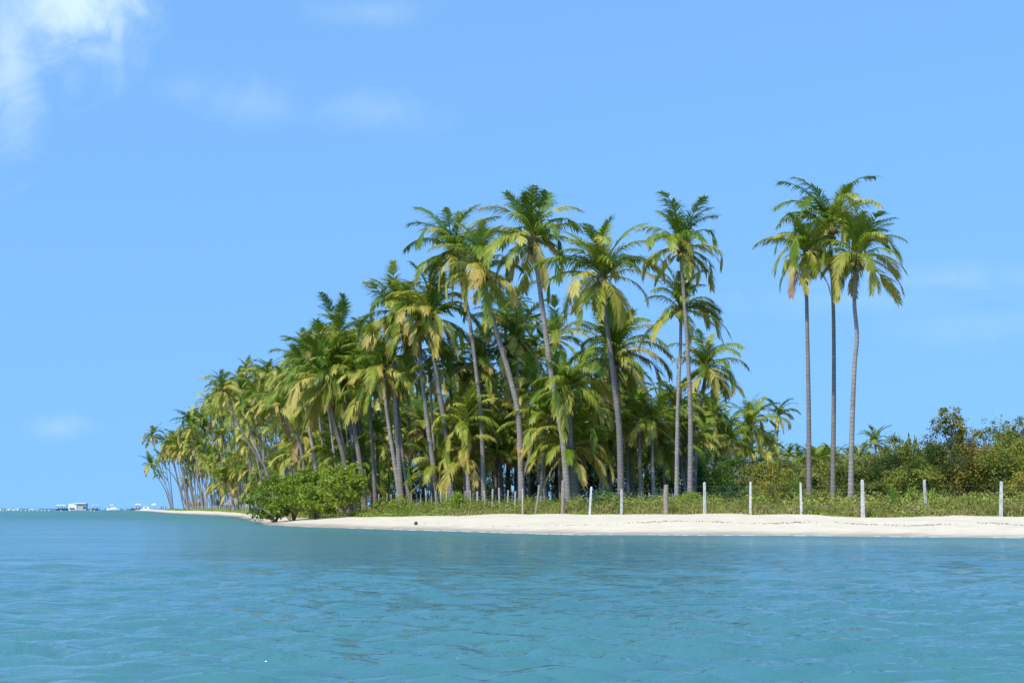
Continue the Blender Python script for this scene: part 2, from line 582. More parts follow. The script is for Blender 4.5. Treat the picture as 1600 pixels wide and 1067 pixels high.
def water_mat():
    m, t, p, out = new_mat('sea_water')
    tc = t.node('ShaderNodeTexCoord')
    P = tc.outputs['Object']
    dep = t.attr('depth')
    patch = t.noise(t.mapping(P, (0.35, 1.0, 1)), 0.035, 4, 0.55, 0.4)
    patch2 = t.noise(t.mapping(P, (0.6, 1.0, 1)), 0.13, 3, 0.5, 0.4)
    w = t.smooth(t.math('ADD', t.math('MULTIPLY', patch, 0.7), t.math('MULTIPLY', patch2, 0.3)), 0.38, 0.62)
    c = t.mix(w, (0.050, 0.162, 0.166), (0.044, 0.150, 0.182))
    shal = t.math('POWER', 2.718, t.math('MULTIPLY', dep, -0.55))
    c = t.mix(t.math('MULTIPLY', shal, 0.5), c, (0.10, 0.23, 0.17))
    t.set(p.inputs['Base Color'], c)
    p.inputs['IOR'].default_value = 1.33
    sx = t.node('ShaderNodeSeparateXYZ')
    t.l.new(P, sx.inputs[0])
    openw = t.smooth(sx.outputs[1], 35, 260)          # the open water outside the cove is choppier
    t.set(p.inputs['Roughness'], t.math('ADD', t.math('ADD', t.math('ADD', 0.05, t.math('MULTIPLY', t.smooth(sx.outputs[1], 18, 60), 0.12)), t.math('MULTIPLY', openw, 0.16)), t.math('MULTIPLY', t.math('SUBTRACT', 1.0, t.smooth(dep, 0.0, 1.6)), 0.22)))
    streak = t.noise(t.mapping(P, (0.10, 0.9, 1)), 0.55, 4, 0.6, 0.3)
    streak = t.smooth(streak, 0.38, 0.62)
    n1 = t.noise(t.mapping(P, (0.7, 1.7, 1)), 2.0, 4, 0.6, 0.3)
    n2 = t.noise(t.mapping(P, (0.7, 1.5, 1)), 8.0, 3, 0.6, 0.2)
    h = t.math('ADD', t.math('MULTIPLY', n1, 0.17), t.math('MULTIPLY', n2, 0.045))
    b = bump(t, p, h, 1.0, 1.0)
    t.set(b.inputs['Strength'], t.math('ADD', t.math('ADD', 0.2, t.math('ADD', t.math('MULTIPLY', w, 0.3), t.math('MULTIPLY', streak, 0.45))), t.math('MULTIPLY', openw, 0.7)))
    tr = t.node('ShaderNodeBsdfTransparent')
    mx = t.node('ShaderNodeMixShader')
    t.set(mx.inputs[0], t.math('SUBTRACT', 1.0, t.math('POWER', 2.718, t.math('MULTIPLY', dep, -26.0))))
    t.l.new(tr.outputs[0], mx.inputs[1])
    t.l.new(p.outputs[0], mx.inputs[2])
    t.l.new(mx.outputs[0], out.inputs[0])
    return m


M['water'] = water_mat()
ys = [-400, -200, -100, -50, -20, -8, 0, 4, 6]
while ys[-1] < 75: ys.append(ys[-1] * 1.0046)
while ys[-1] < 600: ys.append(ys[-1] * 1.013)
while ys[-1] < 32000: ys.append(ys[-1] * 1.12)
kk = np.linspace(-0.4, 0.4, 380)
side = 0.4 * 1.16 ** np.arange(1, 36)
ks = np.concatenate([-side[::-1], kk, side])
V, Fc, P, A = grid_mesh('sea', ys, ks, 6, sea_z, None, lambda P: {'depth': np.maximum(-ground_z(P), 0.0)})
sea = obj('sea', mesh_np('sea', V, Fc, M['water'], True, A))
tag(sea, 'rippled turquoise sea filling the foreground', 'sea', kind='structure')

# ------------------------------------------------------------------ palms
CLASSES = [(83, 48), (74, 72), (62, 95), (47, 105), (29, 100), (9, 84), (-12, 64), (-36, 42), (-60, 24)]


def frond_mesh(ci, var):
    """one coconut frond of unit length: arching rachis with two rows of hanging leaflets"""
    r = random.Random(ci * 31 + var * 7 + 3)
    th0, bend = CLASSES[ci]
    th0 += r.uniform(-5, 5)
    bend *= r.uniform(0.85, 1.2)
    side_bend = r.uniform(-0.75, 0.75)
    snap = r.uniform(0.5, 0.75) if (var >= 4 and ci >= 3) else 2.0      # a wind-broken frond hangs from its fold
    gap = (r.uniform(0.3, 0.8), r.uniform(0.02, 0.06))
    lop = r.uniform(0.75, 1.0)
    n = 14
    pts = [Vector((0, 0, 0))]
    tans = []
    for i in range(n):
        t = (i + 0.5) / n
        th = R(max(-88, th0 - bend * t ** 1.35 - (60 if t > snap else 0)))
        ya = side_bend * t
        d = Vector((math.cos(th) * math.cos(ya), math.cos(th) * math.sin(ya), math.sin(th)))
        tans.append(d)
        pts.append(pts[-1] + d / n)
    tans.append(tans[-1])
    mb = MB()
    mb.tube(pts[::2], [0.012 * (1 - i / (n / 2)) + 0.002 for i in range(n // 2 + 1)], 4, False)
    nv_r = len(mb.v)
    nf_r = len(mb.f)
    tip = [0.0] * nv_r
    tint = [0.5] * nv_r
    pairs = 58
    droop_base = [0.35, 0.55, 0.85, 1.0, 1.05, 1.0, 0.9, 0.7, 0.5][ci] * r.uniform(0.8, 1.25)
    for j in range(pairs):
        t = 0.13 + 0.87 * (j + 0.5) / pairs
        a = t * n
        i = min(int(a), n - 1)
        fpos = a - i
        p = pts[i].lerp(pts[i + 1], fpos)
        T = tans[i]
        S = Vector((-T.y, T.x, 0))
        S = S.normalized() if S.length > 1e-3 else Vector((0, 1, 0))
        S = (S if abs(T.z) < 0.999 else Vector((0, 1, 0)))
        N = T.cross(S)
        if N.z < 0: N = -N
        prof = (math.sin(math.pi * (0.10 + 0.80 * ((t - 0.13) / 0.87) ** 0.85))) ** 0.75
        for sg in (-1, 1):
            if r.random() < 0.03 or abs(t - gap[0]) < gap[1] * (1 if sg > 0 else 0.4): continue
            l = 0.28 * prof * r.uniform(0.62, 1.15) * (lop if sg > 0 else 1.0)
            fwd = 0.55 + 0.75 * t
            d0 = (S * sg * 0.9 + T * fwd + N * 0.28).normalized()
            dr = droop_base * r.uniform(0.65, 1.35)
            d1 = (d0 + Vector((0, 0, -0.40 * dr))).normalized()
            d2 = (d0 + Vector((0, 0, -1.35 * dr))).normalized()
            w = 0.0068 * r.uniform(0.8, 1.2)
            wv = (T - d1 * T.dot(d1))
            wv = wv.normalized() * w
            p1 = p + d1 * l * 0.5
            p2 = p1 + d2 * l * 0.5
            b = len(mb.v)
            mb.v += [tuple(p - wv * 0.7), tuple(p + wv * 0.7), tuple(p1 + wv), tuple(p1 - wv), tuple(p2)]
            mb.f += [(b, b + 1, b + 2, b + 3), (b + 3, b + 2, b + 4)]
            tv = r.random()
            tint += [tv] * 5
            tp = t ** 2 * 0.8
            tip += [tp, tp, tp * 0.7 + 0.15, tp * 0.7 + 0.15, min(1, tp + 0.4)]
    return mb, tip, tint


FRONDS = {}


def frond(ci, var, mname):
    key = (ci, var, mname)
    if key not in FRONDS:
        bk = ('raw', ci, var)
        if bk not in FRONDS:
            FRONDS[bk] = frond_mesh(ci, var)
        mb, tip, tint = FRONDS[bk]
        FRONDS[key] = mesh_np('frond', mb.v, mb.f, M[mname], False, {'tip': tip, 'tint': tint})
    return FRONDS[key]


def catmull(pts, n):
    P = [pts[0] * 2 - pts[1]] + pts + [pts[-1] * 2 - pts[-2]]
    out = []
    for i in range(1, len(P) - 2):
        for k in range(n):
            t = k / n
            a, b, c, d = P[i - 1], P[i], P[i + 1], P[i + 2]
            out.append(0.5 * ((2 * b) + (c - a) * t + (2 * a - 5 * b + 4 * c - d) * t * t + (3 * b - a - 3 * c + d) * t ** 3))
    out.append(P[-2])
    return out


def trunk_obj(root, pts, r0, r1, sides, step):
    """tapered trunk with ring scars through the given points (relative to the base)"""
    L = sum((b - a).length for a, b in zip(pts, pts[1:]))
    cps = catmull(pts, 10)
    # resample by arc length
    acc = [0]
    for a, b in zip(cps, cps[1:]): acc.append(acc[-1] + (b - a).length)
    n = max(8, int(acc[-1] / step))
    mb = MB()
    P, rad, hs = [], [], []
    j = 0
    for i in range(n + 1):
        s = acc[-1] * i / n
        while j < len(acc) - 2 and acc[j + 1] < s: j += 1
        f = (s - acc[j]) / max(1e-6, acc[j + 1] - acc[j])
        p = cps[j].lerp(cps[j + 1], f)
        u = min(1.0, s / acc[-1])
        r = r1 + (r0 - r1) * (1 - u) ** 1.6 + r0 * 0.55 * math.exp(-s / 0.5)
        P.append(p); rad.append(r * (1.018 if i % 2 else 0.99)); hs.append(s)
    mb.tube(P, rad, sides)
    o = obj('trunk', mesh_np('trunk', mb.v, mb.f, M['bark'], True, {'h': np.repeat(hs, sides)}), root)
    return o


sheath_mb = MB()
sheath_mb.tube([(0, 0, -0.55), (0, 0, -0.25), (0, 0, 0.05), (0, 0, 0.45), (0, 0, 0.8)], [0.12, 0.20, 0.24, 0.17, 0.05], 8)
for k in range(9):
    a = k * 2.4
    z = -0.35 + 0.08 * k
    c, s = math.cos(a), math.sin(a)
    sheath_mb.tube([(c * 0.15, s * 0.15, z), (c * 0.32, s * 0.32, z + 0.22)], [0.07, 0.03], 4)
SHEATH = mesh_np('leaf_sheath', sheath_mb.v, sheath_mb.f, M['fibre'], False)
NUTS = []
for q in range(3):
    r = random.Random(q + 50)
    nb = MB()
    for k in range(9 + 2 * q):
        a = r.uniform(0, 6.28)
        q_ = r.uniform(0.18, 0.3)
        nb.sphere((math.cos(a) * q_, math.sin(a) * q_, r.uniform(-0.55, -0.12)), r.uniform(0.11, 0.15), 7, 5, 1.2)
    NUTS.append(mesh_np('coconut_cluster', nb.v, nb.f, M['coconut'], True))


def palm(base, pts_px, hub, Y, flen, label, group=None, n=26, seed=0, droop=0.0, up=1.0, detail=True, thick=1.0, dry=0.15, lean_az=None, Yh=None, top_tuft=0.36):
    """pts_px: photo pixels of the trunk from base to hub; Y depth of the base, Yh of the hub"""
    r = random.Random(seed * 13 + 5)
    Yh = Yh or Y
    x0 = xat(base, Y)
    root = empty('palm_tree', (x0, Y, gz(x0, Y) - 0.05))
    tag(root, label, 'palm tree', group)
    B = Vector(root.location)
    hubw = at(hub[0], hub[1], Yh)
    H = hubw.z - B.z
    pts = [Vector((0, 0, 0))]
    for (px, py) in pts_px:
        f = (HORIZON - py) / max(1, HORIZON - hub[1])
        pts.append(at(px, py, Y + (Yh - Y) * f) - B)
    pts.append(hubw - B)
    trunk_obj(root, pts, 0.225 * thick, 0.14 * thick, 10 if detail else 7, 0.16 if detail else 0.5)
    hp = pts[-1]
    d = (pts[-1] - pts[-2]).normalized()
    q = Vector((0, 0, 1)).rotation_difference((d + Vector((0, 0, 1.2))).normalized())
    s = obj('leaf_sheath', SHEATH, root, hp)
    s.rotation_mode = 'QUATERNION'
    s.rotation_quaternion = q
    s.scale = (flen / 4.2,) * 3
    if detail or r.random() < 0.4:
        s = obj('coconut_cluster', NUTS[r.randrange(3)], root, hp)
        s.rotation_euler = (0, 0, r.uniform(0, 6.28))
        s['kind'] = 'stuff'
        s.scale = (flen / 4.2,) * 3
    az0 = r.uniform(0, 6.28)
    n = int(n * 1.25)
    for i in range(n):
        u = (i + 0.5) / n
        u = u ** up
        if u < top_tuft:
            cf = u / top_tuft * 2.3
        else:
            cf = 2.3 + (u - top_tuft) / (1 - top_tuft) * (4.3 + droop)
        cf += r.uniform(-0.7, 0.7)
        ci = max(0, min(8, int(round(cf))))
        if ci <= 1: mn = 'frond_young' if r.random() < 0.8 else 'frond_mid'
        elif ci <= 3: mn = 'frond_young' if r.random() < 0.5 else 'frond_mid'
        elif ci <= 5: mn = 'frond_mid' if r.random() < 0.55 else ('frond_old' if r.random() < 0.8 else 'frond_young')
        else: mn = 'frond_old' if r.random() < 0.75 else 'frond_mid'
        if ci >= 7 and r.random() < dry * 1.5: mn = 'frond_dry'
        fo = obj('frond', frond(ci, r.randrange(6), mn), root, hp + d * r.uniform(-0.1, 0.35) * (flen / 4.2) + Vector((0, 0, 0.25 * (1 - u))))
        az = az0 + i * 2.39996 + r.uniform(-0.75, 0.75)
        fo.rotation_euler = (r.uniform(-0.32, 0.32), r.uniform(-0.12, 0.12), az)
        L = flen * r.uniform(0.72, 1.15) * (0.86 if ci == 0 else 0.95 if ci <= 2 else (0.95 if ci <= 3 else 0.92)) * (0.9 if ci >= 7 else 1)
        fo.scale = (L, L, L)
    return root


def interp(tab, x):
    return float(np.interp(x, [a for a, b in tab], [b for a, b in tab]))


# front palms, each read from the photograph: base x, trunk pixels, hub, depth, frond length, label
FRONT = [
    (1264, [(1264, 700), (1263, 600), (1261, 500)], (1259, 402), 93, 3.15, 'leftmost and shortest of the three lone tall palms behind the fence', dict(droop=0.9, n=24, dry=0.3, thick=0.72)),
    (1301, [(1302, 700), (1303, 590), (1302, 480)], (1297, 366), 96, 4.6, 'middle and highest of the three lone tall palms behind the fence', dict(droop=-0.9, n=24, thick=0.72)),
    (1329, [(1331, 680), (1335, 575), (1339, 525), (1335, 470)], (1340, 408), 90, 3.65, 'rightmost of the three lone tall palms, trunk with a kink halfway up', dict(droop=0.5, n=28, thick=0.76)),
    (1078, [(1079, 660), (1075, 560), (1070, 480)], (1063, 394), 92, 3.6, 'tall curved palm at the right end of the grove, crown above the shorter one', dict(droop=0.3, n=26, thick=0.8)),
    (1057, [(1059, 640), (1063, 550)], (1064, 488), 101, 3.8, 'slender straight palm with its crown just under the tall one at the right end', dict(droop=-0.1, n=22, thick=0.7)),
    (971, [(968, 680), (960, 600), (950, 520)], (941, 440), 89, 4.5, 'tall palm in front of the big low crown, wide drooping fronds', dict(droop=0.4, n=27, thick=1.05)),
    (888, [(880, 690), (863, 595), (850, 500), (842, 440)], (833, 380), 92, 4.3, 'highest palm of the grove, trunk leaning left from a thick foot', dict(droop=0.1, n=27, thick=1.1)),
    (816, [(811, 660), (797, 590), (775, 515), (762, 470)], (755, 428), 94, 4.1, 'tall left-leaning palm with hanging lower fronds left of the highest palm', dict(droop=0.4, n=26, thick=1.1)),
    (757, [(752, 660), (744, 580), (733, 495), (724, 455)], (711, 404), 98, 4.2, 'pale-trunked tall palm with the leftmost of the high crowns', dict(droop=-0.1, n=25, thick=0.85)),
    (990, [(982, 700), (968, 620)], (958, 562), 119, 5.3, 'stout palm with a huge bright green crown below the tall palms', dict(droop=0.9, n=36, thick=1.0)),
    (1083, [(1088, 680), (1097, 620)], (1104, 580), 122, 3.9, 'palm with a round crown against the sky at the right edge of the grove', dict(droop=0.6, n=26)),
    (688, [(672, 690), (659, 590)], (655, 518), 100, 3.9, 'left trunk of the close pair of palms with joined yellowish crowns', dict(droop=0.9, n=26, thick=1.05)),
    (706, [(699, 690), (684, 600), (677, 545)], (673, 500), 98, 4.0, 'right trunk of the close pair of palms with joined yellowish crowns', dict(droop=0.6, n=28, thick=1.15)),
    (629, [(622, 700), (616, 580)], (617, 493), 113, 4.0, 'dark green palm just left of the close pair', dict(droop=0.2, n=24)),
    (560, [(548, 660), (536, 580)], (530, 530), 128, 3.7, 'palm with an open spiky crown on the skyline behind the big drooping crown', dict(droop=0.0, n=22)),
    (549, [(538, 720), (520, 655)], (509, 600), 118, 4.9, 'palm with the big drooping bright crown right above the shore shrubs', dict(droop=0.8, n=34, thick=1.2)),
    (571, [(565, 740), (553, 660)], (546, 590), 124, 3.9, 'grey-trunked palm rising right behind the rounded shore shrub', dict(droop=0.8, n=24, thick=1.15)),
    (502, [(492, 720), (482, 660)], (478, 590), 150, 4.0, 'left-leaning palm behind the middle of the shore shrubs', dict(droop=0.6, n=24)),
    (482, [(470, 700), (452, 665)], (440, 642), 165, 3.8, 'lower palm with one pale dead frond hanging, above the left shore shrub', dict(droop=0.7, n=24, dry=0.4)),
    (432, [(416, 735), (393, 700), (372, 662)], (350, 612), 222, 4.1, 'strongly leaning palm with golden lower fronds on the left skyline', dict(droop=0.6, n=26, dry=0.2)),
    (440, [(420, 745), (400, 700)], (382, 640), 235, 4.0, 'leaning palm right behind the golden-fronded one', dict(droop=0.6, n=22)),
    (366, [(362, 775)], (352, 752), 300, 4.8, 'low young palm with bright arching fronds near the thatched hut', dict(droop=-0.1, n=24, thick=1.3)),
    (293, [(275, 750), (253, 722), (242, 700)], (237, 682), 455, 3.5, 'leftmost high palm of the shore row, bending out over the water', dict(droop=0.2, n=22)),
    (268, [(258, 765), (246, 745)], (236, 728), 545, 3.9, 'leftmost lower palm, thin trunk leaning over the beach tip', dict(droop=0.2, n=20)),
    (270, [(262, 765)], (250, 742), 600, 2.9, 'tiny thin palm beside the leftmost lower palm', dict(droop=0.2, n=16)),
    (288, [(276, 745)], (264, 697), 440, 4.2, 'palm with a drooping golden crown next to the leftmost high palm', dict(droop=0.9, n=24)),
    (294, [(287, 745)], (279, 694), 430, 4.2, 'thick-trunked palm in the leaning cluster at the left end', dict(droop=0.8, n=26, thick=1.4)),
    (318, [(310, 740)], (299, 668), 395, 4.6, 'palm rising in a peak over the left end of the row', dict(droop=0.5, n=26)),
    (812, [(810, 660), (808, 600)], (807, 534), 121, 4.0, 'palm with a tidy round crown seen between two tall leaning trunks', dict(droop=0.5, n=26)),
    (793, [(795, 650), (792, 560)], (789, 500), 134, 3.9, 'darker palm partly behind the tidy round crown', dict(droop=0.1, n=22)),
    (866, [(867, 660), (868, 590)], (868, 532), 132, 3.8, 'dark spiky palm right of the highest palm trunk', dict(droop=0.0, n=22)),
    (893, [(892, 700)], (889, 612), 108, 3.9, 'palm with a hanging golden skirt left of the huge bright crown', dict(droop=1.0, n=26)),
    (786, [(776, 690), (757, 620)], (748, 580), 121, 4.0, 'palm with a low yellowish crown behind the pale trunk', dict(droop=0.8, n=28)),
    (733, [(731, 735)], (727, 668), 116, 3.7, 'short palm with bright crown low between the pair and pale trunk', dict(droop=0.3, n=24)),
    (628, [(622, 760), (604, 640)], (600, 580), 112, 3.8, 'slim palm leaning left, left of the close pair', dict(droop=0.8, n=24, thick=0.9)),
    (588, [(583, 720)], (577, 610), 118, 3.7, 'slim pale palm between shore shrub and leaning slim palm', dict(droop=0.7, n=22, thick=0.8)),
    (1150, [(1157, 720)], (1172, 672), 165, 4.0, 'low palm with golden skirt standing free right of the grove', dict(droop=0.9, n=26)),
    (1212, [(1214, 690)], (1217, 652), 225, 3.2, 'small round palm right of the low golden-skirted palm', dict(droop=0.8, n=22)),
    (1131, [(1130, 740)], (1127, 690), 150, 3.6, 'low palm just inside the right edge of the grove', dict(droop=0.8, n=24)),
    (1369, [(1369, 740)], (1368, 695), 235, 3.3, 'distant palm showing alone above the scrub right of the lone trio', dict(droop=0.6, n=22)),
    (812, [(815, 760), (824, 725)], (838, 680), 103, 2.9, 'young palm leaning right between the grove trunks', dict(droop=0.5, n=18, thick=0.6)),
    (845, [(848, 730)], (857, 668), 106, 3.2, 'second young right-leaning palm behind the leaning fence post', dict(droop=0.6, n=18, thick=0.6)),
]
for i, (base, pp, hub, Y, fl, label, kw) in enumerate(FRONT):
    Y0, Y = Y, max(Y, interp(EDGE_PX[::-1], base) + (9 if base > 560 else 4) + ((i * 5 % 7) * 0.5 if hub[1] != 440 else 0))
    fl = fl * (1 + (Y / Y0 - 1) * 0.6) * (1.05 if base > 320 else 1.35)
    palm(base, pp, hub, Y, fl, label, None, seed=i + 1, detail=Y < 180, **kw)

# the palms packed behind and along the shore
SKY_LINE = [(245, 680), (270, 672), (300, 645), (345, 580), (400, 540), (470, 518), (530, 498), (600, 478), (650, 455), (715, 500), (760, 550), (800, 500),
            (860, 520), (900, 548), (960, 500), (1040, 575), (1100, 560), (1150, 660), (1200, 665), (1260, 690), (1450, 690)]
NEAR = [(245, 520), (280, 440), (320, 390), (360, 300), (400, 240), (440, 190), (480, 155), (530, 135), (580, 122), (640, 112), (760, 106), (900, 103), (1040, 104), (1140, 120), (1250, 170), (1450, 200)]


def fill(x0, x1, count, label, group, low, high, seed, drange, fl=(3.6, 4.4), lean=20, nf=(18, 24), hy_abs=None, dr=(0.2, 1.1)):
    r = random.Random(seed)
    for i in range(count):
        hx = x0 + (x1 - x0) * (i + r.uniform(0.1, 0.9)) / count
        Y = interp(NEAR, hx) * r.uniform(*drange)
        top = interp(SKY_LINE, hx)
        fpx = r.uniform(*fl) * (0.86 if x0 > 360 else 1.0)
        fr = fpx * F / Y
        hy_min = top + fr * 0.95
        u = r.random()
        hy = hy_min + (low + (high - low) * u) * max(10, (735 - hy_min))
        hy = min(hy, 745) if hy_abs is None else r.uniform(*hy_abs)
        ln = lean * r.uniform(0.2, 1.3) * (HORIZON - hy) / 200
        bx = hx + ln
        mid = (hx + ln * 0.35, hy + (HORIZON - hy) * 0.45)
        # keep the foot on land
        while signed(np.array([(xat(bx, Y), Y)]), EPOLY)[0] < 2 and Y < 900: Y *= 1.04
        palm(bx, [mid], (hx, hy), Y, fpx, near_label(hx, hy) or label, group, n=r.randint(*nf), seed=seed * 100 + i, detail=False, droop=r.uniform(*dr) - 0.3, thick=r.uniform(0.62, 0.92))


SHORT = ['left lone palm', 'middle lone palm', 'right lone palm', 'tall curved palm at the grove end', 'slender straight palm', 'tall wide-crowned palm', 'highest palm',
         'tall hanging-fronded palm', 'pale-trunked tall palm', 'huge bright low crown', 'round edge crown', 'left palm of the close pair', 'right palm of the close pair', 'dark palm by the pair',
         'open spiky skyline crown', 'big drooping crown', 'grey trunk behind the shore tree', 'leaning palm over the shrubs', 'palm with the dead frond', 'golden-fronded leaning palm',
         'leaner behind the golden one', 'low young palm by the hut', 'leftmost high palm', 'leftmost lower palm', 'tiny thin palm', 'drooping golden crown at the left end', 'thick trunk at the left end',
         'peak palm of the left end', 'tidy round crown', 'darker palm by the tidy crown', 'dark spiky palm', 'golden-skirted grove palm', 'low yellowish crown', 'short bright palm', 'slim leaning palm',
         'slim pale palm', 'free low golden palm', 'small round right palm', 'low palm at the grove edge', 'distant lone crown', 'young right-leaning palm', 'second young leaner']
NICK = [(f_[2][0], f_[2][1], n_) for f_, n_ in zip(FRONT, SHORT)]
USED_LABELS = set()


def near_label(hx, hy):
    """says which palm it is by the nearest crown one can find"""
    for nx, ny, nm in sorted(NICK, key=lambda q: (q[0] - hx) ** 2 + (q[1] - hy) ** 2)[:16]:
        dx, dy = hx - nx, hy - ny
        if abs(dx) > abs(dy): rel = 'left of' if dx < 0 else 'right of'
        else: rel = 'above' if dy < 0 else 'below'
        for dist in (('close ', '') if math.hypot(dx, dy) < 28 else ('', 'well ') if math.hypot(dx, dy) < 70 else ('well ', 'far ')):
            lab = 'background palm, crown %s%s the %s' % (dist, rel, nm)
            if lab not in USED_LABELS:
                USED_LABELS.add(lab)
                return lab
    return None


GR = 'coconut palm packed inside the grove, crown among many others behind the front trunks'
fill(545, 1080, 20, GR, 'palms packed inside the grove', 0.0, 0.35, 21, (1.08, 1.35))
fill(560, 1120, 17, GR, 'palms packed inside the grove', 0.3, 0.75, 22, (1.05, 1.3), (3.2, 4.0))
fill(560, 1130, 14, GR, 'palms packed inside the grove', 0.65, 1.0, 23, (1.3, 1.7), (3.0, 3.8))
LR = 'left-leaning coconut palm in the dense receding row above the left beach'
fill(375, 560, 24, LR, 'palms in the receding left row', 0.0, 0.3, 31, (1.0, 1.3), (3.8, 4.8), lean=38)
fill(375, 560, 20, LR, 'palms in the receding left row', 0.25, 0.7, 32, (1.0, 1.2), (3.8, 4.8), lean=38)
fill(380, 560, 18, LR, 'palms in the receding left row', 0.6, 1.0, 35, (1.15, 1.4), (3.6, 4.6), lean=20)
fill(250, 300, 9, LR, 'palms in the receding left row', 0.1, 0.6, 36, (1.0, 1.1), (4.4, 5.2), lean=44)
fill(270, 390, 18, LR, 'palms in the receding left row', 0.0, 0.45, 33, (1.0, 1.12), (4.4, 5.4), lean=50)
fill(290, 400, 16, LR, 'palms in the receding left row', 0.4, 1.0, 34, (1.02, 1.3), (4.0, 5.0), lean=36)
YG = 'young palm with a low bright crown near the ground inside the grove'
YL = 'young palm with a low bright crown near the ground in the left row'
fill(555, 900, 17, YG, 'young low palms in the grove', 0, 0, 51, (1.06, 1.35), (3.8, 4.8), lean=2, nf=(20, 26), hy_abs=(660, 750), dr=(-0.4, 0.5))
fill(560, 900, 12, YG, 'young low palms in the grove', 0, 0, 52, (1.2, 1.5), (4.0, 5.0), lean=2, nf=(20, 26), hy_abs=(630, 720), dr=(-0.2, 0.7))
fill(890, 1130, 9, YG, 'young low palms in the grove', 0, 0, 53, (1.06, 1.4), (3.4, 4.2), lean=2, nf=(18, 24), hy_abs=(640, 735), dr=(-0.2, 0.7))
fill(400, 560, 14, YL, 'young low palms in the left row', 0, 0, 54, (1.0, 1.25), (4.0, 5.0), lean=6, nf=(20, 26), hy_abs=(690, 750), dr=(-0.2, 0.7))
fill(292, 400, 16, YL, 'young low palms in the left row', 0, 0, 55, (1.0, 1.25), (4.4, 5.4), lean=10, nf=(20, 26), hy_abs=(705, 768), dr=(-0.1, 0.8))
fill(1090, 1300, 14, 'small far palm low between the grove and the lone trio', 'small far palms right of the grove', 0.0, 0.7, 41, (1.1, 1.5), (3.2, 3.8), lean=0)
fill(1262, 1345, 6, 'far palm crown behind the trunks of the lone trio', 'far palms behind the lone trio', -0.2, 0.1, 42, (1.1, 1.3), (3.2, 3.6), lean=0)
fill(1385, 1450, 4, 'far palm crown half sunk behind scrub right of the trio', 'far palms sunk behind the scrub', 0.0, 0.3, 43, (1.1, 1.3), (3.0, 3.4), lean=0)


# ------------------------------------------------------------------ shrubs and trees
def bush_mesh(seed, n_clump, n_leaf, leaf, mat, squash=1.0, shell=0.55, clump_r=0.22, upright=0.0, full=0.0):
    """unit bush: radius 1 in x/y, height 0..2*squash; leaf diamonds in clumps, plus stems"""
    r = np.random.default_rng(seed)
    cl = []
    while len(cl) < n_clump:
        p = r.uniform(-1, 1, 3)
        q = np.linalg.norm(p)
        if shell < q < 1.0:
            rr = 0.82 + 0.18 * math.sin(p[0] * 5 + seed) * math.cos(p[1] * 4 + p[2] * 3 + seed)
            p = p * rr
            if full and p[2] < 0.2:          # a skirt that reaches the ground
                k_ = 1 + full * (0.2 - p[2]) * 1.1
                p[0] *= k_; p[1] *= k_
            cl.append(p)
    cl = np.array(cl)
    which = r.integers(0, n_clump, n_leaf)
    crad = clump_r * r.uniform(0.6, 1.4, n_clump)
    off = r.normal(0, 1, (n_leaf, 3)) * crad[which][:, None] * 0.6
    off[:, 2] *= (0.7 + upright)
    C = cl[which] + off
    C[:, 2] = (C[:, 2] + 1) * squash
    C[:, 2] = np.abs(C[:, 2]) + 0.02
    nrm = r.normal(0, 1, (n_leaf, 3)) + cl[which] * 0.9 + np.array([0, 0, 0.8])
    nrm /= np.linalg.norm(nrm, axis=1)[:, None]
    a = np.cross(nrm, r.normal(0, 1, (n_leaf, 3)))
    a /= np.linalg.norm(a, axis=1)[:, None]
    if upright:
        a = a + np.array([0, 0, upright * 1.5])
        a /= np.linalg.norm(a, axis=1)[:, None]
    b = np.cross(nrm, a)
    b /= np.linalg.norm(b, axis=1)[:, None] + 1e-9
    l = leaf * r.uniform(0.7, 1.35, n_leaf)[:, None]
    fold = nrm * l * 0.12
    v = np.stack([C - a * l * 0.5, C + b * l * 0.27 + fold, C + a * l * 0.5, C - b * l * 0.27 + fold], 1).reshape(-1, 3)
    f = np.arange(n_leaf * 4).reshape(-1, 4)
    ct = r.uniform(0, 1, n_clump)
    tint = np.clip(ct[which] * 0.65 + r.uniform(0, 0.35, n_leaf), 0, 1)
    me = mesh_np('foliage', v, f, mat, False, {'tint': np.repeat(tint, 4), 'tip': np.zeros(n_leaf * 4)})
    sm = MB()
    for c in cl[:: max(1, n_clump // 16)]:
        e = Vector((c[0] * 0.9, c[1] * 0.9, (c[2] + 1) * squash * 0.92))
        m_ = Vector((e.x * 0.35, e.y * 0.35, e.z * 0.5))
        sm.tube([(e.x * 0.06, e.y * 0.06, -0.05), m_, e], [0.02, 0.013, 0.005], 4)
    return me, sm


BUSH = {}


def bush(name, px, top, base_y, Y, wpx, label, mat, cat='shrub', group=None, kind=0, seed=0, n_leaf=2600, leaf=0.13, depth=1.0, stem='stem', ground=True, **kw):
    """bush that spans wpx photo pixels in width and rises to photo row top"""
    x = xat(px, Y)
    z = gz(x, Y)
    rx = wpx * 0.5 * Y / F
    h = at(px, top, Y).z - z
    root = empty(name, (x, Y, z - 0.03), seed * 1.3)
    tag(root, label, cat, group)
    lr = round(leaf / max(rx, 0.2), 3)
    key = (kind, mat, n_leaf, lr, tuple(sorted(kw.items())))
    if key not in BUSH:
        me, sm = bush_mesh(kind * 17 + len(BUSH), kw.pop('n_clump', 60), n_leaf, lr, M[mat], **kw)
        BUSH[key] = (me, mesh_np('stem', sm.v, sm.f, M[stem]))
    me, sm = BUSH[key]
    for nm, m_ in (('foliage', me), ('stem', sm)):
        o = obj(nm, m_, root)
        o.scale = (rx, rx * depth, h / 2)
    return root


